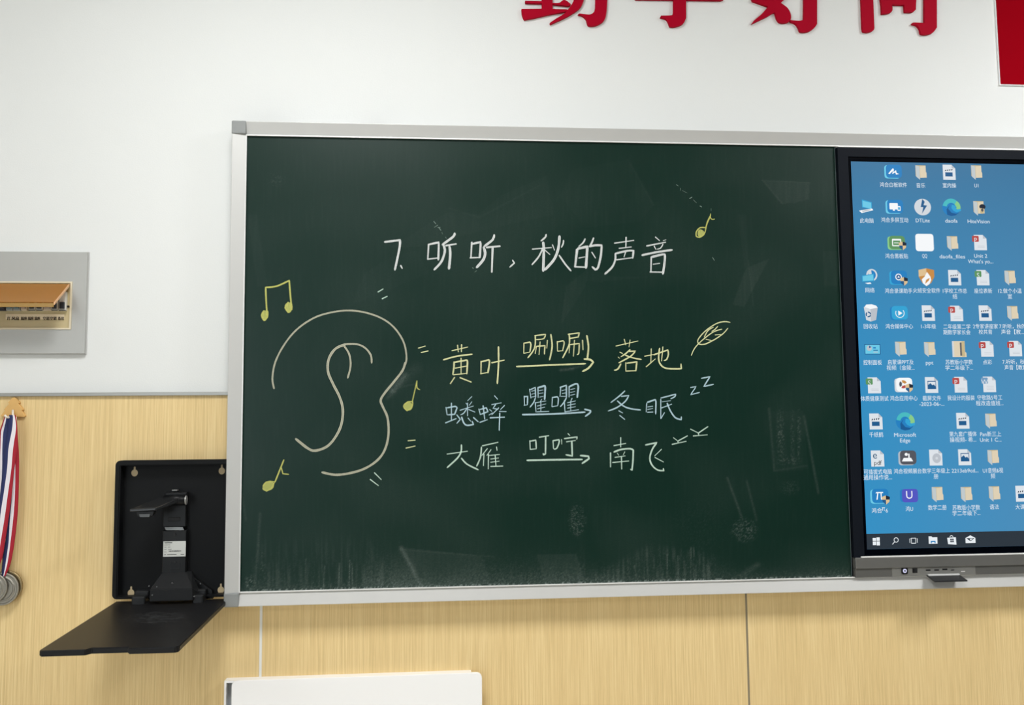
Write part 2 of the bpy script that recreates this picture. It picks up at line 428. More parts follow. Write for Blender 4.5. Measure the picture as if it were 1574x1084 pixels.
board_panel(xl1-.001, xbr, zb1-.001, zt0+.001, 620, 460)
# thin worn edge strip of the board beside the display
bm = bmesh.new(); box(bm, xbr-.0003, xbr+.0012, YB-.0022, YB+.002, zb1, zt0, .0003, seg=1)
obj('edge_strip', bm, mat('edge_strip', srgb(70, 84, 86), .4), board)

# ---- chalk
def chalk_mat(name, col, cov=0.5):
    mt = bpy.data.materials.new(name); mt.use_nodes = True
    n = mt.node_tree.nodes; l = mt.node_tree.links; b = n['Principled BSDF']
    g = n.new('ShaderNodeNewGeometry'); nz = n.new('ShaderNodeTexNoise'); nz.inputs['Scale'].default_value = 1500; nz.inputs['Detail'].default_value = 1
    l.new(g.outputs['Position'], nz.inputs['Vector'])
    at = n.new('ShaderNodeAttribute'); at.attribute_name = 'core'
    ad = n.new('ShaderNodeMath'); ad.operation = 'MULTIPLY_ADD'; ad.inputs[1].default_value = 1.3
    l.new(nz.outputs[0], ad.inputs[0]); l.new(at.outputs['Fac'], ad.inputs[2])
    mr = n.new('ShaderNodeMapRange'); mr.inputs[1].default_value = cov; mr.inputs[2].default_value = cov+.7; mr.inputs[3].default_value = 0; mr.inputs[4].default_value = .55
    l.new(ad.outputs[0], mr.inputs[0])
    mxn = n.new('ShaderNodeMix'); mxn.data_type = 'RGBA'; mxn.inputs[6].default_value = col; mxn.inputs[7].default_value = srgb(60, 90, 78)
    l.new(mr.outputs[0], mxn.inputs[0]); l.new(mxn.outputs[2], b.inputs['Base Color'])
    b.inputs['Roughness'].default_value = .95; b.inputs['Specular IOR Level'].default_value = .1
    return mt
CW = chalk_mat('white_chalk', srgb(250, 250, 250)); CY = chalk_mat('yellow_chalk', srgb(254, 252, 192)); CB = chalk_mat('blue_chalk', srgb(206, 234, 248))
CM = chalk_mat('pale_chalk', srgb(226, 250, 234)); CE = chalk_mat('beige_chalk', srgb(222, 214, 190), .35); CN = chalk_mat('note_chalk', srgb(232, 228, 120), .45)
CF = chalk_mat('faint_chalk', srgb(170, 185, 178), .3)
def catmull(p, closed=False):
    if len(p) < 3: return p
    out = []
    for i in range(len(p)-1):
        p0 = p[max(i-1, 0)]; p1 = p[i]; p2 = p[i+1]; p3 = p[min(i+2, len(p)-1)]
        # keep sharp corners sharp
        def ang(a, b, c):
            v = (b[0]-a[0], b[1]-a[1]); u = (c[0]-b[0], c[1]-b[1]); m_ = math.hypot(*v)*math.hypot(*u)
            return 1 if m_ == 0 else (v[0]*u[0]+v[1]*u[1])/m_
        if i > 0 and ang(p0, p1, p2) < .45: p0 = p1
        if i+2 < len(p) and ang(p1, p2, p3) < .45: p3 = p2
        L = math.hypot(p2[0]-p1[0], p2[1]-p1[1]); k = max(2, min(10, int(L/3)))
        for j in range(k):
            t = j/k
            out.append(tuple(.5*((2*p1[q])+(-p0[q]+p2[q])*t+(2*p0[q]-5*p1[q]+4*p2[q]-p3[q])*t*t+(-p0[q]+3*p1[q]-3*p2[q]+p3[q])*t**3) for q in (0, 1)))
    out.append(p[-1]); return out
def stroke(bm, core, pts, wd, layer=0, taper=True):
    """pts in photo px on the board plane, wd in px"""
    pts = catmull(pts); y = YB-.0004-.00004*layer; u = 2.414/FPX
    W = [Vector((P(a, b, y).x, P(a, b, y).z)) for a, b in pts]
    n = len(W); rows = []
    for i, c in enumerate(W):
        t = (W[min(i+1, n-1)]-W[max(i-1, 0)]); t = t.normalized() if t.length > 0 else Vector((1, 0))
        s = Vector((-t.y, t.x))
        f = 1.0+.16*noise.noise(Vector((c.x*90, 0, c.y*90)))
        if taper: f *= (.62 if i == n-1 else .8 if i == 0 else 1)
        h = wd*u*.5*f
        r = [bm.verts.new((c.x+s.x*h*k, y, c.y+s.y*h*k)) for k in (-1, -.45, .45, 1)]
        for v, k in zip(r, (0, .42, .42, 0)): v[core] = k
        rows.append(r)
    for i in range(n-1):
        for k in range(3):
            bm.faces.new((rows[i][k], rows[i][k+1], rows[i+1][k+1], rows[i+1][k]))
    # rounded ends
    for e, i in ((0, 0), (n-1, n-1)):
        r = rows[i]; t = (W[0]-W[1]) if i == 0 else (W[-1]-W[-2]); t = t.normalized()
        h = (r[0].co-r[3].co).length*.38
        m1 = bm.verts.new((W[i].x+t.x*h, y, W[i].y+t.y*h)); m1[core] = 0
        bm.faces.new((r[0], m1, r[1])); bm.faces.new((r[1], m1, r[2])); bm.faces.new((r[2], m1, r[3]))
def blob(bm, core, cx, cy, rx, ry, rot, layer=1):
    y = YB-.0004-.00004*layer; n = 18
    c = P(cx, cy, y); v0 = bm.verts.new((c.x, y, c.z)); v0[core] = .8; ring = []
    for i in range(n):
        a = 2*math.pi*i/n; q = 1+.07*math.sin(3*a+cx)
        dx = rx*math.cos(a)*q; dy = ry*math.sin(a)*q
        p = P(cx+dx*math.cos(rot)-dy*math.sin(rot), cy+dx*math.sin(rot)+dy*math.cos(rot), y)
        v = bm.verts.new((p.x, y, p.z)); v[core] = .6; ring.append(v)
    for i in range(n): bm.faces.new((v0, ring[i], ring[(i+1) % n]))
REG = {'T1': (560, 340, 5.2467), 'TB': (640, 340, 10.84), 'T2': (800, 340, 5.2467), 'Y1': (660, 500, 6.0538), 'Y2': (900, 480, 6.0538),
       'B1': (660, 580, 6.0538), 'R': (900, 570, 6.377), 'W1': (660, 650, 6.0538), 'E': (380, 420, 3.0964), 'N': (1000, 250, 5.2467)}
def chalk(name, reg, m_, data, label=None, blobs=()):
    ox, oy, s = REG[reg]; bm = bmesh.new(); core = bm.verts.layers.float.new('core')
    for k, st in enumerate(data.strip().split(';')):
        v = [float(q) for q in st.split()]; wd = v[0]/s; pts = [(ox+v[i]/s, oy+v[i+1]/s) for i in range(1, len(v), 2)]
        stroke(bm, core, pts, wd, k+2)
    for b in blobs:
        blob(bm, core, ox+b[0]/s, oy+b[1]/s, b[2]/s, b[3]/s, R(b[4]), 1)
    for f in bm.faces:
        f.normal_update()
        if f.normal.y > 0: f.normal_flip()
    me = bpy.data.meshes.new(name); bm.to_mesh(me); bm.free(); me.materials.append(m_)
    o = link(name, me, board)
    if label: o['label'] = label
    return o
CH = [
('T1', CW, '16 163 168 288 153 283 220 246 395;14 293 358 306 382', 'white chalk figure seven'),
('TB', CW, '34 205 385 190 630;30 205 390 350 360 372 378 365 650;26 185 635 350 615;36 637 200 618 255 430 395;36 450 395 475 480 450 600 400 700 295 812;34 490 408 665 380;40 552 420 565 560 543 800', 'white chalk character, first of the title'),
('T1', CW, '17 867 170 860 292;16 867 185 925 172 938 180 930 296;14 853 296 935 293;17 1048 110 1035 150 965 205;20 962 210 975 255 960 310 905 375;20 985 212 1095 202;20 1035 215 1028 412', 'white chalk character, second of the title'),
('T1', CW, '12 1195 315 1210 338 1172 372', 'white chalk comma'),
('T2', CW, '14 207 108 200 130 165 160;12 95 226 250 213;20 183 170 188 240 183 405;12 180 220 145 290 92 352;10 195 232 238 270;11 258 190 275 235;12 347 155 345 180 330 212;20 315 120 305 220 270 310 195 395;13 312 275 360 345 408 402', 'white chalk character after the comma'),
('T2', CW, '12 522 142 505 175 470 205;24 457 228 440 370;20 462 222 540 205 528 380;10 470 298 520 288;16 440 368 525 372;14 590 135 575 175 555 208;17 555 205 600 195 655 195 648 280 625 375 605 392 578 368;12 575 250 605 298', 'white chalk character, third from the right of the title'),
('T2', CW, '12 758 178 915 155;14 852 130 850 215;12 795 220 895 208;15 765 262 860 240 912 238 905 300;11 848 250 835 290;13 775 312 905 295;15 765 262 765 310 740 370 680 428', 'white chalk character, second from the right of the title'),
('T2', CW, '11 1088 128 1122 157;14 1018 200 1172 170;7 1150 158 1175 150;10 1078 200 1092 228;9 1150 185 1130 218 1100 226;16 980 275 1100 250 1225 232;15 1055 288 1052 412;17 1058 290 1150 268 1165 280 1160 350 1148 428;11 1070 348 1125 340;14 1045 410 1150 412', 'white chalk character ending the title'),
('Y1', CY, '12 262 185 270 250;13 300 180 298 248;12 210 238 358 203;13 130 323 250 290 400 270;12 295 305 295 455;14 230 340 228 395 218 460;14 235 345 345 325 355 340 348 455;12 240 400 350 380;12 222 462 350 448;14 235 485 195 545;14 285 488 390 530', 'yellow chalk character, first of its row'),
('Y1', CY, '14 482 335 480 450;14 485 340 555 322 560 345 545 445;12 475 452 545 440;14 580 350 697 325;14 643 200 643 370 632 545', 'yellow chalk character, second of its row'),
('Y1', CY, '12 880 165 878 262;12 880 168 935 158 945 180 935 250;10 878 262 935 250;11 980 98 1080 85 1065 125 990 135;12 985 95 985 180 965 240 915 305;11 995 200 985 265;11 995 198 1075 190 1070 270;11 1030 155 1020 275;11 1098 140 1092 215;13 1130 85 1142 200 1118 325', 'yellow chalk character, left one above the arrow'),
('Y1', CY, '11 1190 150 1192 240;11 1195 155 1245 145 1255 165 1240 235;10 1192 242 1245 238;11 1290 85 1395 72 1385 110 1300 125;12 1300 80 1300 180 1240 305;10 1305 185 1300 260;11 1305 182 1395 170 1390 260 1375 275;11 1350 140 1340 290;12 1425 140 1430 230;15 1465 95 1480 200 1470 310', 'yellow chalk character, right one above the arrow'),
('Y2', CY, '11 283 315 490 268;10 360 250 375 305;10 415 258 405 325;11 320 372 345 385;9 305 418 318 430;14 330 480 300 530 268 540;12 415 348 375 385 330 415;12 395 365 465 362 420 410 310 472;12 370 400 440 425 520 440;12 375 470 375 545;13 385 475 478 462 468 548;12 375 548 470 545', 'yellow chalk character after the arrow'),
('Y2', CY, '11 550 410 655 390;12 612 340 608 470;12 565 508 650 435;13 635 397 765 352 772 390 755 440 730 450;12 720 322 708 455;14 690 335 680 430 700 490 750 522 850 528 892 525 888 480', 'yellow chalk character, last of its row'),
('B1', CB, '12 155 280 165 350;12 165 285 240 272 258 285 235 345 170 350;13 205 240 205 405;13 150 425 250 385;9 395 180 355 220;9 340 240 358 262;9 395 228 372 262;10 285 308 410 268;11 355 240 355 360;10 350 290 320 335 290 350;11 365 300 425 325;11 255 350 288 392 255 430;13 300 370 320 425 350 448 410 440 398 410;11 360 380 385 410;14 410 375 455 415', 'blue chalk character, first of its row'),
('B1', CB, '12 460 295 475 350;12 470 300 530 285 545 320 480 345;13 500 265 515 390;12 470 420 540 395;11 605 172 635 205;11 580 255 670 238;10 620 250 592 290 640 298;11 645 285 580 350;10 700 262 662 300;9 560 300 582 318;9 555 352 590 330;10 650 318 715 320;14 565 378 700 372;15 655 335 650 495', 'blue chalk character, second of its row'),
('B1', CB, '11 882 175 885 262;12 885 182 915 178 912 255;10 880 262 915 255;11 932 110 945 195;11 935 118 985 95 988 190;8 950 130 985 122;8 950 158 985 150;8 950 185 985 178;12 1010 95 1012 190;15 1010 98 1070 80 1078 95 1072 210;8 1020 125 1060 118;8 1020 152 1060 145;8 1025 185 1060 178;11 985 195 970 235 935 280;12 985 235 992 325;10 1045 205 1030 230;9 990 238 1085 220;9 1005 268 1085 248;9 1005 295 1075 278;10 1000 322 1112 318;10 1037 225 1037 318', 'blue chalk character, left one above the arrow'),
('B1', CB, '11 1145 185 1140 272;11 1150 188 1190 182 1200 200 1195 262;10 1140 275 1195 265;12 1222 90 1215 180;12 1215 95 1275 75 1275 185;8 1232 125 1270 115;8 1235 152 1270 145;8 1225 178 1270 178;13 1300 85 1300 185;15 1300 90 1360 62 1385 80 1375 190;8 1312 115 1355 105;8 1312 142 1355 132;8 1312 168 1355 158;11 1275 190 1255 230 1218 275;12 1255 218 1262 325;10 1328 195 1315 225;9 1285 238 1360 220;9 1285 262 1360 247;9 1285 288 1360 274;10 1262 322 1390 302;10 1315 225 1315 312', 'blue chalk character, right one above the arrow'),
('R', CB, '12 385 198 330 250 248 312;12 350 252 425 243 390 300 310 360 222 395;13 312 295 370 345 440 372 540 385;11 325 392 365 415;12 335 438 385 478', 'blue chalk character after the arrow'),
('R', CB, '13 600 320 595 405;14 605 310 680 285 690 300 688 425;11 610 355 660 348;10 610 380 660 370;13 608 408 662 405;12 738 268 885 230 875 255 835 275;14 738 280 738 470;12 738 470 775 410;8 750 305 835 293;12 745 365 845 328;14 800 318 830 390 880 460 938 480 940 452', 'blue chalk character, last of its row'),
('R', CM, '13 345 655 345 750;12 278 735 395 713;16 245 805 245 945;15 278 798 350 772 440 765 468 780 465 880 455 975 440 965;9 312 808 325 830;9 385 795 370 825;11 288 850 390 835;12 265 900 425 885;14 352 840 355 965', 'pale chalk character after the lowest arrow'),
('R', CM, '14 588 728 700 705 655 770 630 860 655 930 710 975 768 980 762 958;10 745 770 678 835;11 680 850 765 895', 'pale chalk character, last of its row'),
('W1', CM, '11 165 292 355 265;13 298 205 295 270 260 330 165 418;13 298 330 350 385 455 438', 'pale chalk character, first of its row'),
('W1', CM, '13 492 215 640 182;12 485 225 475 320 440 405;10 540 240 488 305;11 508 290 503 400;10 574 250 535 305;13 550 295 548 430;11 625 225 630 258;10 555 305 655 295;10 570 338 645 328;10 570 368 650 358;12 570 407 685 403;12 612 300 620 400', 'pale chalk character, second of its row'),
('W1', CM, '12 935 165 938 250;12 938 172 990 162 995 240;11 940 248 995 243;13 1022 135 1112 120;13 1082 130 1080 290 1062 298 1058 285', 'pale chalk character, left one above the arrow'),
('W1', CM, '12 1150 165 1155 240;12 1150 168 1205 158 1208 180 1185 238 1158 245;9 1230 155 1232 200;10 1288 100 1308 120;12 1255 148 1375 132 1370 155;11 1275 178 1360 165;13 1325 170 1330 310 1270 298', 'pale chalk character, right one above the arrow'),
]
for reg, m_, d, lb in CH: chalk('chalk_character', reg, m_, d, lb)
chalk('chalk_arrow', 'Y1', CY, '14 810 385 1150 370 1455 358;17 1440 315 1500 322 1525 345 1480 400 1425 430', 'yellow chalk arrow')
chalk('chalk_arrow', 'B1', CB, '14 865 348 1150 342 1450 325;15 1445 298 1500 312 1495 330 1450 365', 'blue chalk arrow')
chalk('chalk_arrow', 'W1', CM, '15 908 350 1160 345 1425 342;16 1405 305 1480 312 1485 335 1420 380', 'pale chalk arrow')
chalk('chalk_leaf', 'Y2', CY, '10 1345 95 1290 88 1210 110 1110 180 1050 250 1045 280 1060 298 1110 298 1200 255 1280 200 1325 148;9 985 402 1010 345 1060 285 1150 210 1210 175 1270 158;9 1105 232 1140 170 1190 140;9 1175 180 1205 160 1232 130;9 1120 252 1175 265;9 1205 212 1260 208', 'yellow chalk leaf drawing')
chalk('chalk_letter', 'R', CB, '10 1030 165 1085 155 1030 235 1118 213', 'small blue chalk letter z')
chalk('chalk_letter', 'R', CB, '12 1135 75 1220 58 1160 155 1255 133', 'larger blue chalk letter z')
chalk('chalk_bird', 'R', CM, '9 860 655 905 690;10 1000 638 905 690 910 710;12 848 722 988 692', 'pale chalk bird mark, lower one')
chalk('chalk_bird', 'R', CM, '11 1028 572 1105 610;11 1200 548 1105 612 1110 630;12 1055 640 1195 628', 'pale chalk bird mark, upper one')
ear = chalk('chalk_ear', 'E', CE, '7.5 128 550 120 500 135 420 180 335 240 265 320 212 400 187 480 178 560 187 640 215 700 260 745 330 758 410 740 460;10 752 425 740 462 700 515 655 570 635 605 645 635 668 690 672 770 655 840 620 890 560 930 490 952 420 960 355 948;11 470 338 420 360 388 410 385 470 410 530 440 590 455 650 448 720 420 780 380 825 325 845 290 835 230 788;8 592 428 588 390 560 355 520 338 465 338;8 460 345 485 385 492 440 478 500', 'large beige chalk ear drawing')
for d, lb in (('6 622 90 647 75;6 642 122 667 110', 'above the ear'), ('6 815 357 848 347;6 828 378 862 370', 'right of the ear'), ('6 765 798 800 795;6 755 833 800 823', 'lower right of the ear'), ('6 605 950 638 983;6 585 982 625 1012', 'below the ear')):
    chalk('chalk_sound_mark', 'E', CY if 'right of' in lb else CM, d, 'pair of chalk dashes '+lb)
chalk('chalk_note', 'E', CN, '7 95 200 90 130 88 68 140 62 200 35 205 100 212 175;6 80 178 68 200 80 226 96 210 98 180;6 195 138 180 165 195 187 212 170 210 140;5 78 190 80 220;5 90 190 88 215;5 192 150 196 180;5 203 150 204 176', 'yellow chalk pair of beamed notes', blobs=((82, 202, 15, 25, 5), (197, 163, 18, 25, 0)))
chalk('chalk_note', 'E', CN, '6 785 615 808 512;4 808 512 808 545 822 555;5 750 625 765 612 788 612 783 640 760 655 745 640', 'yellow chalk note right of the ear', blobs=((765, 633, 22, 21, 0),))
chalk('chalk_note', 'E', CN, '6 132 995 160 925 175 888;5 162 925 170 955 198 958;5 75 1015 90 995 130 993 118 1020 92 1038 75 1025', 'yellow chalk note below the ear', blobs=((101, 1014, 30, 21, -35),))
chalk('chalk_note', 'N', CN, '9 442 525 400 525 368 560 368 595 395 603 430 580 445 540;11 443 545 455 490 485 425;7 485 412 482 440 495 458 518 455;6 395 550 400 590;6 412 545 415 575', 'yellow chalk note in the upper right', blobs=((404, 568, 26, 30, 20),))
for reg, data in (('N', '6 208 178 222 188;4 242 205 240 225;3 255 225 295 245;9 315 290 335 278;4 345 300 370 325;9 398 350 412 357;6 500 765 515 790;3 488 370 488 390'),
                  ('T1', '6 560 2 577 22;5 592 32 565 50;7 600 50 618 75;4 612 50 590 52;3 625 90 632 105;4 655 128 662 140;8 873 376 880 382;4 905 400 890 412')):
    for d in data.split(';'): chalk('chalk_speck', reg, CF, d)

# ------------------------------------------------------------------ interactive display
YD = -0.0575    # bezel front
YS = -0.0535    # screen glass
zd1 = zt0-0.0055
zscr1 = mx([(1307,249.3),(1574,251.8)], YS, 'z'); zscr0 = mx([(1333.2,844),(1574,840)], YS, 'z')
xscr0 = mx([(1306.5,249.3),(1314.5,420),(1328,720),(1333.8,844)], YS, 'x'); xscr1 = xd1-(xscr0-xd0)
zbz0 = mx([(1328,856.5),(1574,852.5)], YD, 'z')
zst = mx([(1340,874),(1574,868)], YD, 'z')
disp = thing('interactive_display', 'large black-bezelled touch display showing a blue computer desktop, right of the green board', 'display', ((xd0+xd1)/2, YP, zb1))
bez = mat('bezel_black', srgb(20, 24, 31), .5, spec=.06, grain=(300, .1)); bezin = mat('bezel_inner', srgb(2, 4, 10), .15, spec=.08)
greyst = mat('grey_aluminium', srgb(122, 122, 119), .38, .5, grain=(60, .04)); greysd = mat('grey_lower_strip', srgb(98, 98, 95), .45, .3); greysl = mat('port_plate', srgb(124, 124, 120), .45, .2)
def ring(bm, x0, x1, z0, z1, ix0, ix1, iz0, iz1, y0, y1, mi=0):
    O = [(x0, z0), (x1, z0), (x1, z1), (x0, z1)]; I = [(ix0, iz0), (ix1, iz0), (ix1, iz1), (ix0, iz1)]
    fo = [bm.verts.new((a, y0, b)) for a, b in O]; fi = [bm.verts.new((a, y0, b)) for a, b in I]
    bo = [bm.verts.new((a, y1, b)) for a, b in O]; bi = [bm.verts.new((a, y1, b)) for a, b in I]
    for k in range(4):
        j = (k+1) % 4
        for q in ((fo[k], fo[j], fi[j], fi[k]), (bo[j], bo[k], bi[k], bi[j]), (fo[j], fo[k], bo[k], bo[j]), (fi[k], fi[j], bi[j], bi[k])):
            f = bm.faces.new(q); f.material_index = mi
xbi = mx([(1303,241),(1316,500)], YD, 'x') if False else P(1303.5, 241, YD).x; zbi = P(1303.5, 240.5, YD).z
bm = bmesh.new()
ring(bm, xd0, xd1, zbz0, zd1, xbi, xd1-(xbi-xd0), zbz0+.003, zbi, YD, YP)
obj('bezel', bm, bez, disp)
bm = bmesh.new()
ring(bm, xbi, xd1-(xbi-xd0), zbz0+.003, zbi, xscr0, xscr1, zscr0, zscr1, YS-.0005, YP-.002)
obj('inner_bezel', bm, bezin, disp)
bm = bmesh.new(); box(bm, xd0+.001, xd1, YD-.001, YP, zd1, zd1+.004, .0006, seg=1)
obj('top_edge', bm, lip, disp)
# screen
def emit_mat(name, col, s=1.0): return mat('screen_'+name, (0.004, 0.004, 0.004, 1), .35, spec=.1, emit=col, es=s)
def desk_mat():
    mt = mat('screen_wallpaper', (.004, .004, .004, 1), .3, spec=.12, emit=(1, 1, 1, 1), es=.9)
    n = mt.node_tree.nodes; l = mt.node_tree.links; b = n['Principled BSDF']
    g = n.new('ShaderNodeNewGeometry'); sp = n.new('ShaderNodeSeparateXYZ'); l.new(g.outputs['Position'], sp.inputs[0])
    a = n.new('ShaderNodeMapRange'); a.inputs[1].default_value = xscr0; a.inputs[2].default_value = xscr0+.62; l.new(sp.outputs[0], a.inputs[0])
    z = n.new('ShaderNodeMapRange'); z.inputs[1].default_value = zscr0; z.inputs[2].default_value = zscr1; l.new(sp.outputs[2], z.inputs[0])
    m1 = n.new('ShaderNodeMix'); m1.data_type = 'RGBA'; m1.inputs[6].default_value = srgb(54, 150, 204); m1.inputs[7].default_value = srgb(84, 146, 190); l.new(a.outputs[0], m1.inputs[0])
    pw_ = n.new('ShaderNodeMath'); pw_.operation = 'POWER'; pw_.inputs[1].default_value = 3; l.new(z.outputs[0], pw_.inputs[0])
    m2 = n.new('ShaderNodeMix'); m2.data_type = 'RGBA'; m2.inputs[7].default_value = srgb(62, 122, 164); l.new(m1.outputs[2], m2.inputs[6]); l.new(pw_.outputs[0], m2.inputs[0])
    l.new(m2.outputs[2], b.inputs['Emission Color'])
    return mt
SC = {'wall': desk_mat()}
for k, c in dict(white=(238, 244, 248), cap=(232, 242, 250), bar=(44, 54, 64), fold=(226, 212, 184), fold2=(205, 186, 142), foldd=(196, 205, 208), navy=(32, 92, 142), dark=(30, 40, 56), red=(186, 76, 72), green=(96, 150, 98), lblue=(52, 166, 216), mblue=(36, 130, 196), dblue=(24, 92, 150), teal=(74, 190, 196), lime=(140, 206, 140), grey=(190, 196, 204), lgrey=(214, 220, 226), orange=(204, 142, 72), shield=(226, 196, 150), purple=(84, 88, 196), dgrey=(86, 88, 96), pen=(250, 253, 255), cyan=(110, 205, 235), wordb=(120, 160, 196), page=(226, 232, 238), pdfb=(20, 84, 120), black=(20, 22, 28)).items():
    SC[k] = emit_mat(k, srgb(*c), .95)
KEYS = list(SC); ML = [SC[k] for k in KEYS]; IX = {k: i for i, k in enumerate(KEYS)}
bm = bmesh.new(); box(bm, xscr0, xscr1, YS, YP-.003, zscr0, zscr1)
screen = obj('screen', bm, SC['wall'], disp)
U = (P(1500, 500, YS).x-P(1400, 500, YS).x)/100
ztb = mx([(1332.8,821),(1574,816)], YS, 'z')
bm = bmesh.new(); box(bm, xscr0+.0001, xscr1-.0001, YS-.0004, YS+.001, zscr0+.0001, ztb)
obj('taskbar', bm, SC['bar'], screen)
class Ico:
    """flat drawing on the screen; local units = one px of the photograph, y up"""
    def __init__(s, px, py): s.c = P(px, py, YS); s.bm = bmesh.new(); s.k = 0
    def p(s, pts, m_):
        s.k += 1
        flat(s.bm, [(s.c.x+a*U, s.c.z+b*U) for a, b in pts], YS-.0006-.00006*s.k, IX[m_])
    def r(s, x0, x1, z0, z1, m_, rad=0): s.p(rrect(x0, x1, z0, z1, rad, 3) if rad else [(x0, z0), (x1, z0), (x1, z1), (x0, z1)], m_)
    def o(s, cx, cz, rx, rz, m_, n=18): s.p(circ(cx, cz, rx, rz, n), m_)
    def arc(s, cx, cz, r0_, r1_, a0, a1, m_, n=14): s.p(circ(cx, cz, r1_, r1_, n, a0, a1)+circ(cx, cz, r0_, r0_, n, a0, a1)[::-1], m_)
    def t(s, body, x, z, size, m_):
        s.k += 1; put_text(s.bm, body, s.c.x+x*U, s.c.z+z*U, size*U, YS-.0006-.00006*s.k, IX[m_])
    def done(s, name): return obj(name, s.bm, ML, screen)
def pi_shape(i, x, z, k, m_):
    i.p([(x-5*k, z+3.2*k), (x-3.6*k, z+4.8*k), (x+5*k, z+4.8*k), (x+5*k, z+3.4*k), (x-3*k, z+3.4*k)], m_)
    i.p([(x-2.6*k, z+3.6*k), (x-1.2*k, z+3.6*k), (x-2.4*k, z-4.6*k), (x-4*k, z-4.6*k)], m_)
    i.p([(x+1.6*k, z+3.6*k), (x+3*k, z+3.6*k), (x+2.8*k, z-3*k), (x+4.2*k, z-3.4*k), (x+4*k, z-4.6*k), (x+1.8*k, z-4.6*k)], m_)
def page(i): i.p([(-10, -11.5), (9.5, -11.5), (9.5, 6), (4, 11.5), (-10, 11.5)], 'page'); i.p([(4, 11.5), (4, 6), (9.5, 6)], 'grey')
def shieldlet(i, x, z):
    i.p([(x, z+6), (x+6, z+4), (x+5, z-3), (x, z-7), (x-5, z-3), (x-6, z+4)], 'navy'); i.p([(x, z), (x+5.4, z), (x+5, z-3), (x, z-7)], 'shield'); i.p([(x, z), (x-5.6, z), (x-6, z+4), (x, z+6)], 'shield')
    i.p([(x, z), (x+5.6, z), (x+6, z+4), (x, z+6)], 'dark')
def kfolder(i, z=0):
    i.p([(-8, 10.5), (8, 10.5), (8, 1), (9, -1), (9, -8), (-1, -8.5), (-8, -6)], 'fold2'); i.p([(-8, 10.5), (-1.5, 9), (-1.5, -11.5), (-7, -7)], 'foldd')
    i.p([(-1, 9), (4.5, 9.5), (4.5, -8.3), (-1, -8.5)], 'fold'); i.p([(4.5, 9.5), (8, 10), (8, 1), (9, -1), (9, -8), (4.5, -8)], 'fold')
def kvideo(i):
    page(i); i.r(-6.5, 5, -6.5, -.2, 'navy')
    for a in range(4): i.p([(-7+a*3.2, 1.5+a*.35), (-5.2+a*3.2, 1.8+a*.35), (-4.4+a*3.2, 4+a*.35), (-6.2+a*3.2, 3.6+a*.35)], 'dark')
def kbadge(i, col, ch):
    page(i); i.r(-13, -2.5, 1, 10, col, 1.5); i.t(ch, -7.6, 3.2, 10, 'page')
    for a in range(2): i.r(-5, 6, -5.5-a*2.2, -5-a*2.2, 'grey')
def kapp(i, c1='mblue', c2='cyan'):
    i.r(-14, 10, -10.5, 9.5, c2, 4); i.r(-11.5, 13, -9.5, 10.5, c1, 5)
def kswirl(i, s=1):
    i.o(0, 0, 14*s, 13*s, 'mblue', 28); i.arc(0, 0, 7*s, 13.3*s, 8, 170, 'teal', 18)
    i.arc(3*s, 0, 5*s, 11.5*s, -25, 60, 'lime', 10); i.p([(-2*s, 4*s), (-5*s, -2*s), (0, -8*s), (7*s, -9.5*s), (12*s, -7.5*s), (6*s, -12*s), (-1*s, -13*s), (-7*s, -11*s), (-7.5*s, -3*s)], 'dblue')
    i.p([(1*s, 4*s), (6*s, 3*s), (8*s, -3*s), (14.5*s, -2*s), (15*s, -5*s), (8*s, -7.5*s), (3*s, -5*s), (0, -1*s)], 'lblue')
def kimage(i): page(i); i.r(-6.5, 6.5, -6, 6, 'navy'); i.r(-5.5, 5.5, -4.8, 4.8, 'page'); i.p([(-5.5, -4.8), (-5.5, 0), (-2, 3), (1, -.5), (3, 1), (5.5, -2), (5.5, -4.8)], 'navy')
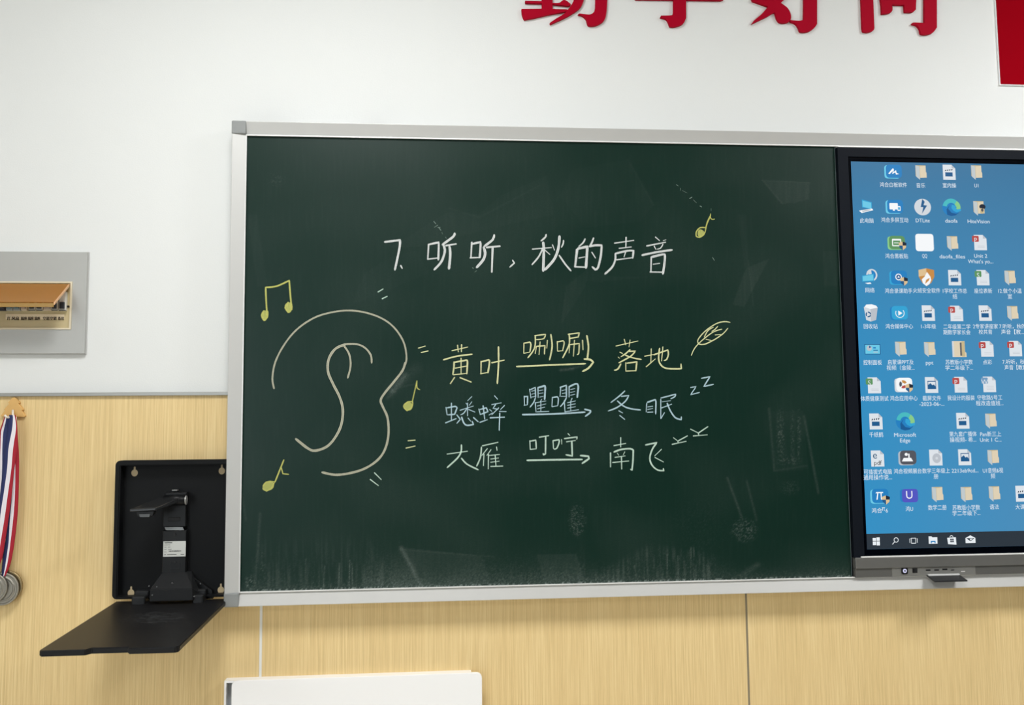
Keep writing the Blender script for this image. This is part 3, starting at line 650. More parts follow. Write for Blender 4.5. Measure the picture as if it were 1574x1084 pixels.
def draw(kind, i):
    if kind == 'folder': kfolder(i)
    elif kind == 'zip':
        i.r(-10.5, 9, -12, 11.5, 'fold'); i.p([(9, -12), (11, -12), (11, -6), (9, -4)], 'fold'); i.r(1.5, 4, -10, 9.5, 'dgrey'); i.r(4, 8.8, -11.5, 11, 'fold2'); i.r(-10.5, -8, -12, 11.5, 'lgrey')
    elif kind == 'video': kvideo(i)
    elif kind == 'slides': kbadge(i, 'red', 'P')
    elif kind == 'sheet': kbadge(i, 'green', 'S')
    elif kind == 'word': kbadge(i, 'wordb', 'W'); i.r(-5, 6, -3, -2.4, 'grey')
    elif kind == 'image': kimage(i)
    elif kind == 'disc': page(i); i.o(1, -1, 6.5, 7, 'grey'); i.o(1, -1, 2, 2, 'lgrey', 10)
    elif kind == 'pdf': page(i); i.t('e', -4, 4.5, 15, 'pdfb'); i.t('pdf', 0, -6.5, 9, 'black')
    elif kind == 'pen':
        kapp(i); i.p([(-8, -3), (-1, 5), (1, 4), (0, -1), (4, 2.5), (5, -2), (9, -3.5), (4, -4.5), (2.5, -1), (-2, -4), (-1, 1), (-6, -4)], 'pen')
    elif kind == 'screens': kapp(i); i.r(-8, 5, -4, 5.5, 'pen', 1); i.r(4, 9, -6, 1, 'pen', 1); i.r(-3, 0, -6, -3, 'pen'); i.r(5, 8, -4.5, -.5, 'lblue')
    elif kind == 'board': kapp(i, 'green', 'lime'); i.r(-7, 7, -5, 6, 'pen', 1); i.r(-5.5, 5.5, -3.5, 3.5, 'green'); i.r(-4, 3, -.5, .5, 'pen'); shieldlet(i, 9, -4)
    elif kind == 'target': kapp(i, 'mblue', 'lblue'); i.o(0, 1, 5, 5, 'pen', 16); i.o(0, 1, 3.6, 3.6, 'dblue', 14); i.p([(-2, 0), (0, 3), (2, 0)], 'pen'); shieldlet(i, 8, -5)
    elif kind == 'play': kapp(i, 'lblue', 'mblue'); i.arc(1, 0, 6, 7, 150, 400, 'pen', 16); i.p([(-1.5, 3.8), (-1.5, -3.8), (5, 0)], 'pen')
    elif kind == 'appstore': kapp(i, 'pen', 'lgrey'); i.arc(-1, 1, 2, 6, 20, 110, 'orange', 6); i.arc(-1, 1, 2, 6, 130, 220, 'dgrey', 6); i.arc(-1, 1, 2, 6, 240, 330, 'red', 6); shieldlet(i, 8, -4)
    elif kind == 'visualizer': kapp(i, 'dgrey', 'grey'); i.p([(-9, -5), (8, -5), (5, 0), (-6, 0)], 'pen'); i.r(1, 3, 0, 6, 'pen'); i.o(-2, 5, 2.5, 2.2, 'pen', 10)
    elif kind == 'pi': kapp(i, 'mblue', 'cyan'); pi_shape(i, -.5, .5, 1.15, 'pen'); shieldlet(i, 9, -5)
    elif kind == 'letter_u': i.r(-14, 11, -9, 9, 'mblue', 4); i.r(-11, 13, -9.5, 9.5, 'purple', 4); i.t('U', 0, .5, 16, 'pen')
    elif kind == 'bolt': i.o(0, 0, 13, 12.5, 'lgrey', 26); i.p([(0, 12.5), (-3, 0), (1, 0), (-1.5, -10), (7, 2.5), (1.5, 3), (3.5, 8)], 'navy')
    elif kind == 'swirl': kswirl(i)
    elif kind == 'tile': i.r(-14, 14, -13, 13, 'pen', 4)
    elif kind == 'gear_folder': kfolder(i); i.o(6, 2, 5, 4, 'dark', 12); i.p([(3, 0), (9, -1), (8, -7), (5, -9), (2, -7)], 'fold2'); i.o(5.5, -3, 2, 2.6, 'dgrey', 8)
    elif kind == 'computer': i.p([(-7, 12), (8, 8), (8, -3), (-7, 0)], 'lblue'); i.p([(-6, 10), (7, 7), (7, -2), (-6, 1)], 'cyan'); i.p([(-12, -5), (8, -1.5), (10, -4), (-8, -8.5)], 'pen'); i.p([(-8, -5), (6, -2.5), (6, -4), (-6, -7)], 'grey')
    elif kind == 'network': i.o(3, 3, 8.5, 9, 'lgrey', 20); i.o(3, 3, 6, 7, 'mblue', 16); i.p([(-3, 8), (2, 11), (3, 4), (-2, 3)], 'lgrey'); i.p([(-12, 2), (6, 5), (6, -6), (-12, -7)], 'lblue'); i.p([(-11, 1), (5, 3.6), (5, -5), (-11, -6)], 'cyan'); i.p([(-8, -9), (0, -8), (2, -10), (-4, -10.5)], 'pen')
    elif kind == 'bin': i.p([(-10, 9), (11, 9), (8, -10), (0, -12.5), (-7, -10)], 'lgrey'); i.p([(-9, 9), (-6, 12.5), (2, 13), (9, 11), (11, 8), (0, 6)], 'pen'); i.p([(0, 6), (11, 8), (8, -10), (0, -12.5)], 'grey'); i.arc(-3.5, -2, 2.4, 4.2, 0, 100, 'navy', 6); i.arc(-3.5, -2, 2.4, 4.2, 125, 220, 'navy', 6); i.arc(-3.5, -2, 2.4, 4.2, 245, 340, 'navy', 6)
    elif kind == 'control': i.r(-12, 12, -7.5, 7.5, 'navy'); i.r(-11, 11, -6.5, 6.5, 'cyan'); i.o(-5, 1.5, 4, 4, 'grey', 14); i.p([(-5, 1.5), (-5, 5.5), (-1.5, 3)], 'dblue'); i.r(1, 5, 1, 3, 'mblue'); i.r(1, 8, -2, -.8, 'dblue'); i.r(1, 8, -4.8, -3.6, 'grey')
    elif kind == 'shield': i.p([(-12, 11), (0, 13.5), (12, 11), (12, 1), (7, -8), (0, -13), (-7, -8), (-12, 1)], 'orange'); i.p([(-12, 11), (0, 13.5), (0, 3), (-12, 1)], 'shield'); i.p([(1, 8), (6, 1), (7, -4), (4, -10), (-1, -13), (-6, -9), (-7.5, -3), (-3, 1)], 'pen'); i.p([(5, -1), (3, -5), (-3, -10), (-1, -4), (2, -2)], 'orange')
ICONS = [
(1373,264,'pen',['鸿合白板软件']),(1415,265,'folder',['音乐']),(1459,265,'video',['室内操']),(1500.5,265,'folder',['U1']),
(1332,319,'computer',['此电脑']),(1375,318,'screens',['鸿合多屏互动']),(1418,318.5,'bolt',['DTLite']),(1462,319,'swirl',['daofa']),(1504,320,'gear_folder',['HiteVision']),
(1378,373.5,'board',['鸿合黑板贴']),(1421,373,'tile',['QQ']),(1463.5,374,'folder',['daofa_files']),(1507,373,'slides',['Unit 2',"What's yo..."]),
(1337,426,'network',['网络']),(1381,427,'target',['鸿合录课助手']),(1424,426.5,'shield',['火绒安全软件']),(1467.5,427,'video',['1学校工作总','结']),(1511,427,'sheet',['座位表新']),(1552,427,'folder',['12.做个小温','室']),
(1338,481.5,'bin',['回收站']),(1382,481.5,'play',['鸿合媒体中心']),(1427,481.5,'video',['1-3年级']),(1470.5,482,'slides',['二年级第二学','期数学家长会']),(1514.5,481.5,'video',['2专家讲座家','校共育']),(1556,481.5,'folder',['7.听听，秋的','声音【教...']),
(1341,537,'control',['控制面板']),(1384,536.5,'folder',['启蒙课PPT及','视频（金陵...']),(1428.5,537,'folder',['ppt']),(1474,536.5,'zip',['苏教版小学数','学二年级下...']),(1517.5,536.5,'slides',['点彩']),(1561,536,'slides',['7.听听，秋的','声音【教案']),
(1344,592.5,'sheet',['体质健康测试']),(1389,592,'appstore',['鸿合应用中心']),(1432,592,'image',['截屏文件','-2023-06-...']),(1477,591.5,'slides',['我设计的服装']),(1521,591,'word',['守敬路5号工','程改造值班...']),
(1346.5,648,'video',['千纸鹤']),(1391,648,'swirl',['Microsoft','Edge']),(1480,647,'video',['第九套广播体','操视频- 希...']),(1522.5,647,'folder',['Pan新三上','Unit 1 C...']),
(1349,705,'pdf',['可插拔式电脑','通用操作说...']),(1395,704,'visualizer',['鸿合视频展台']),(1438.5,703.5,'disc',['数学三年级上','册']),(1483,703,'image',['2213eb9cd...']),(1526,703,'folder',['U1音频&视','频']),
(1352,763,'pi',['鸿合π6']),(1397.5,762,'letter_u',['鸿U']),(1440.5,760,'folder',['数学二册']),(1485,760,'folder',['苏教版小学数','学二年级下...']),(1528,759,'folder',['语法']),(1571,759,'video',['大课间']),
]
NM = dict(folder='folder_icon', gear_folder='folder_icon', zip='archive_icon', video='video_icon', slides='slides_icon', sheet='spreadsheet_icon', word='document_icon', image='picture_icon', disc='disc_icon', pdf='document_icon')
for px, py, kind, cap in ICONS:
    i = Ico(px, py); draw(kind, i); i.done(NM.get(kind, 'app_icon'))
    if kind == 'pi':
        j = Ico(px, py-0); j.t('鸿合', -5.2, -20.8, 8, 'cap'); pi_shape(j, 4.6, -18.4, .5, 'cap'); j.t('6', 9.6, -20.8, 8, 'cap'); j.done('icon_caption'); continue
    bm = bmesh.new()
    for k, s_ in enumerate(cap):
        q = P(px, py+18.6+k*8.6, YS)
        n_ = sum(1.0 if ord(ch) > 255 else .55 if ch not in "il.'1- " else .36 for ch in s_)
        put_text(bm, s_, q.x, q.z-2.2*U, 8.0*U, YS-.0007, 0, width=n_*6.95*U)
    obj('icon_caption', bm, SC['cap'], screen)
i = Ico(1347, 832)
for a, b, c, d in ((-5.5, -.5, -5.5, -.4), (.2, 5, -6, -.4), (-5.5, -.5, .3, 4.6), (.2, 5, .3, 5.2)): i.r(a, b, c, d, 'white')
i.done('start_icon')
i = Ico(1376, 831.5); i.arc(1.3, 1.2, 2.7, 3.6, 0, 359, 'white', 20); i.p([(-1.3, -.8), (-.6, -1.5), (-4.2, -5.2), (-4.9, -4.5)], 'white'); i.done('search_icon')
i = Ico(1404, 831.3); i.r(-3.6, 3.6, -4, 4, 'white'); i.r(-2.8, 2.8, -3.2, 3.2, 'bar'); i.r(-6, -5.2, -3, 3, 'white'); i.r(5.2, 6, -3, 3, 'white'); i.r(-6, -4.4, 2.4, 3, 'white'); i.r(4.4, 6, 2.4, 3, 'white'); i.done('task_view_icon')
i = Ico(1434, 830.5); i.p([(-6.5, -5), (6.5, -5), (6.5, 4), (-1, 4), (-2, 5.5), (-6.5, 5.5)], 'white'); i.r(-3.5, 3.5, -4.5, -1, 'mblue'); i.r(-2, 2, -4.5, -2.5, 'white'); i.done('folder_icon')
i = Ico(1463, 830); i.p([(-7, 3), (6, 3.6), (6.5, -7), (-6, -6)], 'white'); i.arc(-.5, 3.6, 2, 2.8, 0, 180, 'white', 10)
for a, b in ((-2.6, .2), (-2.6, -2.6), (.2, .2), (.2, -2.6)): i.r(a, a+2.3, b-.8, b+1.5, 'dark')
i.done('store_icon')
i = Ico(1491.5, 829.5); i.p([(-7.5, -5), (7.5, -5), (7.5, 2.2), (0, 6), (-7.5, 2.2)], 'white'); i.p([(-6.5, 2), (6.5, 2), (0, -2.6)], 'bar'); i.p([(-1, 1), (4, 1.5), (0, -1.6)], 'white'); i.done('mail_icon')
# grey base strip with the ports
bm = bmesh.new(); box(bm, xd0+.002, xd1-.002, YD-.004, YP, zst, zbz0, .0012)
obj('upper_grey_strip', bm, greyst, disp)
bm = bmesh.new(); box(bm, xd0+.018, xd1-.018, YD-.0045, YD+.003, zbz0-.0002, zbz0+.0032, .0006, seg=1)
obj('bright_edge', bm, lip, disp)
bm = bmesh.new(); box(bm, xd0+.002, xd1-.002, YD, YP, zb1+.0005, zst, .0006, seg=1)
low = obj('lower_grey_strip', bm, greysd, disp)
xa, xb = X(1371, 878, YD), X(1499, 874, YD)
bm = bmesh.new(); box(bm, xa, xb, YD-.0006, YD+.002, zb1+.001, zst-.0005)
pl = obj('port_plate', bm, greysl, disp)
bm = bmesh.new(); c = P(1390, 877.5, YD); yb = YD-.0006
prism(bm, rrect(c.x-4.6*U, c.x+4.6*U, c.z-4.6*U, c.z+4.6*U, 2.2*U), yb-.002, yb+.001, 0)
prism(bm, circ(c.x, c.z, 2.9*U), yb-.0026, yb-.001, 1); prism(bm, circ(c.x, c.z, 1.2*U, n=12), yb-.003, yb-.001, 0)
obj('power_button', bm, [blackd, emit_mat('ring', srgb(215, 215, 245))], pl)
bm = bmesh.new(); c = P(1406, 877, YD)
box(bm, c.x-3.6*U, c.x+3.6*U, yb-.0012, yb+.001, c.z-3.3*U, c.z+3.3*U, .0006); box(bm, c.x-1*U, c.x+3*U, yb-.0016, yb, c.z-2.2*U, c.z+2*U, .0003, 1, 1)
obj('port', bm, [blackd, blackg], pl)
for px, py, w_, h_ in ((1426.5, 876.5, 7, 1.8), (1439.5, 876.3, 7, 1.8), (1452, 875.3, 7.5, 2), (1464, 876.2, 5, 1.2)):
    c = P(px, py, YD); bm = bmesh.new(); box(bm, c.x-w_/2*U, c.x+w_/2*U, yb-.0008, yb+.001, c.z-h_/2*U, c.z+h_/2*U, .0003, seg=1)
    obj('port', bm, blackd, pl)
c = P(1480, 878.5, YD); bm = bmesh.new(); box(bm, c.x-3*U, c.x+3*U, yb-.0004, yb+.001, c.z-.5*U, c.z+.5*U); obj('port_mark', bm, lip, pl)
# fold-down port cover, sticking out of the strip
bm = bmesh.new()
e0 = P(1426, 884.5, -.066); e1 = P(1476, 883.0, -.066); f0 = P(1437, 892.5, -.108); f1 = P(1489, 893.0, -.108)
zc_ = e0.z
A = [Vector((e0.x, -.060, zc_)), Vector((e1.x, -.060, zc_)), Vector((e1.x, -.099, zc_-.010)), Vector((e0.x, -.099, zc_-.010))]
hexa(bm, A, [v-Vector((0, 0, .0035)) for v in A], 0, .0006)
box(bm, e0.x+.003, e1.x-.001, -.066, -.0595, zc_-.004, zc_+.002, .0004, 1, 1)
obj('port_cover', bm, [blackg, lip], disp)

# ------------------------------------------------------------------ red wall characters
LS = 4.4971
def smooth_loop(p):
    out = []; n = len(p)
    def co_(a, b, c):
        v = (b[0]-a[0], b[1]-a[1]); u = (c[0]-b[0], c[1]-b[1]); m_ = math.hypot(*v)*math.hypot(*u)
        return 1 if m_ == 0 else (v[0]*u[0]+v[1]*u[1])/m_
    for i in range(n):
        p0, p1, p2, p3 = p[i-1], p[i], p[(i+1) % n], p[(i+2) % n]
        L = math.hypot(p2[0]-p1[0], p2[1]-p1[1])
        if co_(p0, p1, p2) < .42 or math.hypot(p1[0]-p0[0], p1[1]-p0[1]) > 110: p0 = p1
        if co_(p1, p2, p3) < .42 or math.hypot(p3[0]-p2[0], p3[1]-p2[1]) > 110: p3 = p2
        k = 1 if L > 110 else 5
        for j in range(k):
            t = j/k
            out.append(tuple(.5*((2*p1[q])+(-p0[q]+p2[q])*t+(2*p0[q]-5*p1[q]+4*p2[q]-p3[q])*t*t+(-p0[q]+3*p1[q]-3*p2[q]+p3[q])*t**3) for q in (0, 1)))
    return out
def letter(ox, shapes, label):
    bm = bmesh.new()
    for k, pts in enumerate(shapes):
        cl = smooth_loop(pts); yy = -.009-.00004*k
        prism(bm, poly(cl, yy, ox, 0, LS), yy, YW, 0, 0)
    tag(obj('wall_character', bm, redm), label, 'lettering', 'red slogan characters on the plaster wall')
letter(780, [
 [(97,62),(240,60),(410,64),(428,72),(380,84),(300,97),(180,124),(118,135),(108,120),(100,95)],
 [(238,-300),(312,-300),(312,66),(238,66)],
 [(122,4),(240,8),(240,23),(124,20)], [(310,20),(355,20),(385,0),(405,2),(438,28),(428,39),(395,38),(310,28)],
 [(130,-120),(430,-120),(430,-70),(130,-70)], [(130,-260),(430,-260),(430,-225),(130,-225)], [(100,-190),(150,-190),(150,-70),(100,-70)], [(400,-190),(450,-190),(450,-70),(400,-70)],
 [(480,-290),(560,-290),(545,-100),(528,0),(500,55),(440,98),(380,130),(297,167),(293,158),(330,132),(390,95),(430,50),(455,10),(466,-30)],
 [(455,-190),(690,-190),(690,-130),(455,-130)],
 [(612,-150),(690,-150),(690,0),(684,90),(668,140),(625,170),(580,178),(556,170),(545,135),(522,110),(488,100),(500,93),(565,100),(598,82),(608,45)]],
 'red raised wall character, leftmost of the slogan above the board')
letter(780, [
 [(1148,-200),(1235,-200),(1235,125),(1212,165),(1160,184),(1122,182),(1112,152),(1095,130),(1058,120),(1062,107),(1122,106),(1142,100),(1148,80)],
 [(885,-60),(1460,-60),(1494,-3),(1478,2),(885,-6)], [(960,-200),(1330,-200),(1360,-180),(1210,-110),(1180,-130),(960,-150)],
 [(880,-300),(1450,-300),(1430,-200),(1400,-210),(1405,-250),(920,-250),(900,-200),(870,-210)],
 [(960,-420),(1010,-400),(1030,-320),(990,-310)], [(1140,-430),(1190,-410),(1200,-320),(1160,-310)], [(1380,-430),(1430,-410),(1340,-310),(1310,-320)]],
 'red raised wall character, second from the left of the slogan')
letter(1120, [
 [(158,166),(178,140),(230,95),(272,44),(165,6),(160,-12),(240,-60),(290,-260),(370,-260),(330,-80),(305,-40),(345,5),(360,18),(408,55),(430,98),(428,138),(400,156),(358,155),(335,130),(322,92),(310,88),(270,112)],
 [(355,-180),(440,-180),(400,-20),(362,18),(310,-10)], [(150,-185),(440,-185),(440,-140),(150,-140)],
 [(522,-110),(606,-140),(612,0),(612,165),(590,195),(548,218),(498,218),(484,190),(462,162),(428,150),(428,138),(490,143),(520,136)],
 [(450,-300),(680,-300),(700,-270),(590,-150),(540,-160),(600,-245),(450,-245)], [(430,-110),(740,-120),(740,-70),(430,-60)]],
 'red raised wall character, third from the left of the slogan')
letter(1120, [
 [(905,-240),(985,-250),(1000,0),(1008,190),(1000,210),(965,222),(932,216),(925,190),(918,0)],
 [(1050,-120),(1300,-120),(1300,-80),(1295,65),(1272,82),(1218,82),(1215,34),(1130,31),(1132,72),(1110,90),(1060,95),(1058,40),(1052,0)],
 [(1355,-280),(1440,-280),(1440,190),(1412,225),(1368,238),(1332,232),(1322,200),(1302,175),(1270,166),(1278,155),(1355,158)],
 [(1040,-290),(1440,-290),(1440,-240),(1040,-240)], [(920,-340),(960,-350),(1010,-290),(980,-270)]],
 'red raised wall character, rightmost of the slogan')
rp = [P(1538.2, 131.5, -.006), P(1529.5, 0, -.006)]; rx = (rp[0].x+rp[1].x)/2; rz = P(1538, 130.5, -.006).z
rb = thing('red_notice_board', 'dark red rectangular wall board with a thin white edge at the upper right', 'wall board', (rx+.4, YW, rz))
bm = bmesh.new(); box(bm, rx, rx+.8, -.006, YW, rz, rz+.5, .0004, seg=1); obj('white_edge', bm, whitep, rb)
bm = bmesh.new(); box(bm, rx+.0012, rx+.7988, -.0075, -.0055, rz+.0022, rz+.4988); obj('red_face', bm, red2, rb)

# ------------------------------------------------------------------ document camera in its wall box
YC = -.045
bx0 = mx([(177,722),(171.5,915)], YC, 'x'); bz1 = Z(250, 707.5, YC); bz0 = Z(176, 922, YC); bx1 = bx0+.318
dc = thing('document_camera_box', 'black wall box with a folding document camera inside, left of the board', 'document camera', ((bx0+bx1)/2, YP, bz0))
yk = -.016
bm = bmesh.new(); box(bm, bx0+.004, bx1-.004, yk, YP, bz0+.003, bz1-.003); obj('back_plate', bm, blackp, dc)
lw = .013
bm = bmesh.new()
def rring(bm, O, I, y0, y1, mi=0, bev=0):
    b2 = bmesh.new(); n = len(O)
    L = [[b2.verts.new((p[0], yy, p[1])) for p in pp] for pp, yy in ((O, y0), (I, y0), (I, y1), (O, y1))]
    for k in range(n):
        q = (k+1) % n
        for a in range(4): b2.faces.new((L[a][k], L[a][q], L[(a+1) % 4][q], L[(a+1) % 4][k]))
    bmesh.ops.recalc_face_normals(b2, faces=b2.faces)
    if bev:
        ids = {id(v) for v in L[0]} | {id(v) for v in L[1]}
        ed = [e for e in b2.edges if (e.verts[0] in L[0] and e.verts[1] in L[0]) or (e.verts[0] in L[1] and e.verts[1] in L[1])]
        bmesh.ops.bevel(b2, geom=ed, offset=bev, segments=2, affect='EDGES')
    merge(bm, b2, mi)
O_ = rrect(bx0, bx1, bz0, bz1, .012, 5); I_ = rrect(bx0+lw, bx1-lw, bz0+.006, bz1-lw, .004, 5)
rring(bm, O_, I_, YC, YP-.0002, 0, .0025)
obj('rim', bm, blackp, dc, False)
khm = mat('panel_seen_through_hole', srgb(198, 178, 140), .6)
for px, py in ((207, 726), (341, 723), (201.5, 910.5), (339.5, 906)):
    c = P(px, py, yk); bm = bmesh.new(); r_ = 4.5*U
    prism(bm, circ(c.x, c.z-1*U, r_*.95, r_*1.05, 18), yk-.0006, yk+.001)
    prism(bm, rrect(c.x-.0022, c.x+.0022, c.z+.003, c.z+.0145, .002), yk-.0005, yk+.001)
    obj('keyhole', bm, khm, dc)
# column
yq = -.040
ca, cb = X(249, 820, yq), X(286.5, 820, yq)
z_top = Z(268, 765, yq); z_m = Z(268, 818, yq); z_bt = Z(268, 884, yq)
bm = bmesh.new()
box(bm, ca, cb-.003, yq+.004, yk, z_m+.012, z_top, .002); box(bm, ca+.001, cb, yq, yk, z_bt, z_m+.004, .002)
cz = Z(267, 798.5, yq); box(bm, ca+.013, cb-.017, yq+.003, yq+.006, cz-.005, cz+.005, .0008, 1, 1)
obj('camera_column', bm, [blackd, mat('recess_black', srgb(14, 14, 15), .6)], dc)
bm = bmesh.new(); q = [P(253, 810.5, yq), P(280.5, 810.5, yq), P(282.5, 815.2, yq), P(255, 815.2, yq)]
hexa(bm, q, [v+Vector((0, .004, 0)) for v in q]); obj('indicator_window', bm, mat('frosted_window', srgb(128, 132, 132), .3), dc)
bm = bmesh.new(); c = P(268.5, 821.5, yq); prism(bm, circ(c.x, c.z, .0035, n=16), yq-.003, yq+.001); obj('knob', bm, mat('recess_black', None), dc)
# label plate
l0 = P(251.3, 832.5, yq); l1 = P(285.3, 855.3, yq)
bm = bmesh.new(); box(bm, l0.x, l1.x, yq-.001, yq+.001, l1.z, l0.z)
lab = obj('label_plate', bm, mat('label_silver', srgb(205, 205, 198), .35, .2), dc); lab['label'] = 'silver rating label'
bm = bmesh.new(); lwid = l1.x-l0.x; lh = l0.z-l1.z
for fx, fz, fw, fh in ((.06, .88, .34, .05), (.05, .76, .26, .02), (.05, .62, .1, .02), (.2, .62, .12, .02), (.05, .48, .1, .02), (.22, .48, .15, .02), (.05, .30, .1, .02), (.05, .12, .08, .03), (.18, .12, .42, .03), (.78, .12, .16, .03)):
    flat(bm, [(l0.x+fx*lwid, l1.z+fz*lh), (l0.x+(fx+fw)*lwid, l1.z+fz*lh), (l0.x+(fx+fw)*lwid, l1.z+(fz+fh)*lh), (l0.x+fx*lwid, l1.z+(fz+fh)*lh)], yq-.0013)
random.seed(3); xx = .25
while xx < .80:
    w2 = random.choice((.008, .014, .02)); flat(bm, [(l0.x+xx*lwid, l1.z+.32*lh), (l0.x+(xx+w2)*lwid, l1.z+.32*lh), (l0.x+(xx+w2)*lwid, l1.z+.40*lh), (l0.x+xx*lwid, l1.z+.40*lh)], yq-.0013); xx += w2+random.choice((.008, .014))
obj('label_print', bm, blackg, lab)
bm = bmesh.new(); c = P(269, 868, yq); ring(bm, c.x-.012, c.x+.012, c.z-.011, c.z+.010, c.x-.010, c.x+.010, c.z-.009, c.z+.008, yq-.0012, yq+.001)
prism(bm, circ(c.x, c.z+.006, .003, n=12), yq-.0025, yq); obj('latch', bm, blackg, dc)
# base wedge
yb1 = -.085
bm = bmesh.new()
T = [P(250, 880.5, yq), P(286, 880.5, yq)]; Bf = [P(230, 906.5, yb1), P(296, 905.5, yb1)]; Bl = [P(229, 925, yb1), P(297, 924, yb1)]
zlow = Bl[0].z
vs = [Vector((T[0].x, yq, T[0].z)), Vector((T[1].x, yq, T[0].z)), Vector((Bf[1].x, yb1, Bf[0].z)), Vector((Bf[0].x, yb1, Bf[0].z))]
vb = [Vector((T[0].x-.01, yk, T[0].z)), Vector((T[1].x+.01, yk, T[0].z))]
b2 = bmesh.new(); V = [b2.verts.new(v) for v in (vs[0], vs[1], vs[2], vs[3], Vector((Bf[0].x, yb1, zlow)), Vector((Bf[1].x, yb1, zlow)), Vector((T[0].x-.008, yk, T[0].z)), Vector((T[1].x+.008, yk, T[0].z)), Vector((Bf[0].x, yk, zlow)), Vector((Bf[1].x+.012, yk, zlow)))]
for f in ((0, 1, 2, 3), (3, 2, 5, 4), (0, 6, 7, 1), (0, 3, 4, 8, 6), (1, 7, 9, 5, 2), (4, 5, 9, 8), (6, 8, 9, 7)): b2.faces.new([V[i_] for i_ in f])
bmesh.ops.recalc_face_normals(b2, faces=b2.faces); bmesh.ops.bevel(b2, geom=b2.edges[:], offset=.0015, segments=2, affect='EDGES'); merge(bm, b2)
obj('camera_base', bm, mat('base_plastic', srgb(34, 35, 36), .5, spec=.2, bump=(700, .2)), dc)
# right side bracket wing of the base
bm = bmesh.new(); a = [P(288, 881, -.03), P(326, 908, -.03), P(327, 921, -.03), P(298, 921, -.03)]
hexa(bm, [Vector((v.x, -.030, v.z)) for v in a], [Vector((v.x, yk, v.z)) for v in a], 0, .001); obj('bracket_wing', bm, blackd, dc)
for px, py, yy in ((229, 901, -.05), (241, 902.5, -.078), (234, 915, yb1-.002), (308, 897.5, -.033), (298.5, 917, yb1-.001)):
    c = P(px, py, yy); bm = bmesh.new(); prism(bm, circ(c.x, c.z, .0016, n=10), yy-.0012, yy+.004); obj('screw', bm, mat('screw_steel', srgb(120, 120, 118), .4, .6), dc)
c = P(264.5, 897.5, -.068); bm = bmesh.new(); bmesh.ops.create_icosphere(bm, subdivisions=2, radius=.0052, matrix=Matrix.Translation((c.x, -.066, c.z)))
obj('indicator_dome', bm, mat('glass_dome', srgb(30, 30, 32), .06), dc, True)
for a_, b_ in ((206, 227), (299, 315)):
    x0, x1 = X(a_, 920, -.05), X(b_, 920, -.05); zt_, zz = Z(220, 911, -.05), Z(220, 930, -.05)
    bm = bmesh.new(); box(bm, x0, x1, -.072, -.02, zz, zt_-.006, .004, seg=3); box(bm, x0, x1, -.045, -.018, zz+.006, zt_+.003, .003)
    obj('hinge', bm, blackg, dc)
# scanning arm: hinge barrel, arm folded to the left, lens head
yh = -.055
c1 = P(285.5, 769, yh); c0 = P(252, 768, yh)
bm = bmesh.new(); tube(bm, [(c0.x, yh, c1.z), (c1.x, yh, c1.z)], .0135, 24); obj('arm_barrel', bm, blackd, dc)
bm = bmesh.new(); tube(bm, [(c1.x-.001, yh, c1.z), (c1.x+.002, yh, c1.z)], [.0125, .0115], 24, 0)
tube(bm, [(c1.x+.0015, yh, c1.z), (c1.x+.0026, yh, c1.z)], [.0088, .0088], 24, 1)
cap = obj('barrel_cap', bm, [mat('cap_silver', srgb(188, 188, 184), .3, .4), mat('cap_grey', srgb(120, 120, 118), .4)], dc); cap['label'] = 'silver end cap'
bm = bmesh.new(); yt = -.135
tl = P(199, 783.5, yt); 
A = [Vector((c0.x-.004, yh, c1.z+.010)), Vector((c1.x-.008, yh, c1.z+.010)), Vector((tl.x+.062, yt, tl.z+.003)), Vector((tl.x, yt, tl.z+.001))]
hexa(bm, A, [v-Vector((0, 0, .013 if k < 2 else .007)) for k, v in enumerate(A)], 0, .0018); obj('camera_arm', bm, mat('arm_gloss', srgb(36, 37, 38), .25), dc)
bm = bmesh.new(); A = [Vector((tl.x+.012, yt+.006, tl.z-.004)), Vector((tl.x+.058, yt+.006, tl.z-.004)), Vector((tl.x+.055, yt+.035, tl.z-.002)), Vector((tl.x+.02, yt+.035, tl.z-.002))]
hexa(bm, A, [v+Vector((.004 if k in (0, 3) else -.004, 0, -.014)) for k, v in enumerate(A)], 0, .002)
obj('lens_head', bm, blackd, dc)
bm = bmesh.new(); A = [Vector((tl.x+.022, yt+.004, tl.z-.012)), Vector((tl.x+.048, yt+.004, tl.z-.012)), Vector((tl.x+.046, yt+.004, tl.z-.019)), Vector((tl.x+.024, yt+.004, tl.z-.019))]
hexa(bm, A, [v+Vector((0, .004, 0)) for v in A]); obj('lens_window', bm, mat('lens_grey', srgb(78, 80, 80), .35), dc)
bm = bmesh.new(); c = P(268.5, 754, -.03); box(bm, c.x-.007, c.x+.007, -.032, yk, c.z-.002, c.z+.002, .0012); box(bm, ca+.005, cb-.002, -.036, yk, c1.z+.006, c.z-.005, .002, 1); obj('top_catch', bm, [mat('screw_steel', None), blackd], dc)
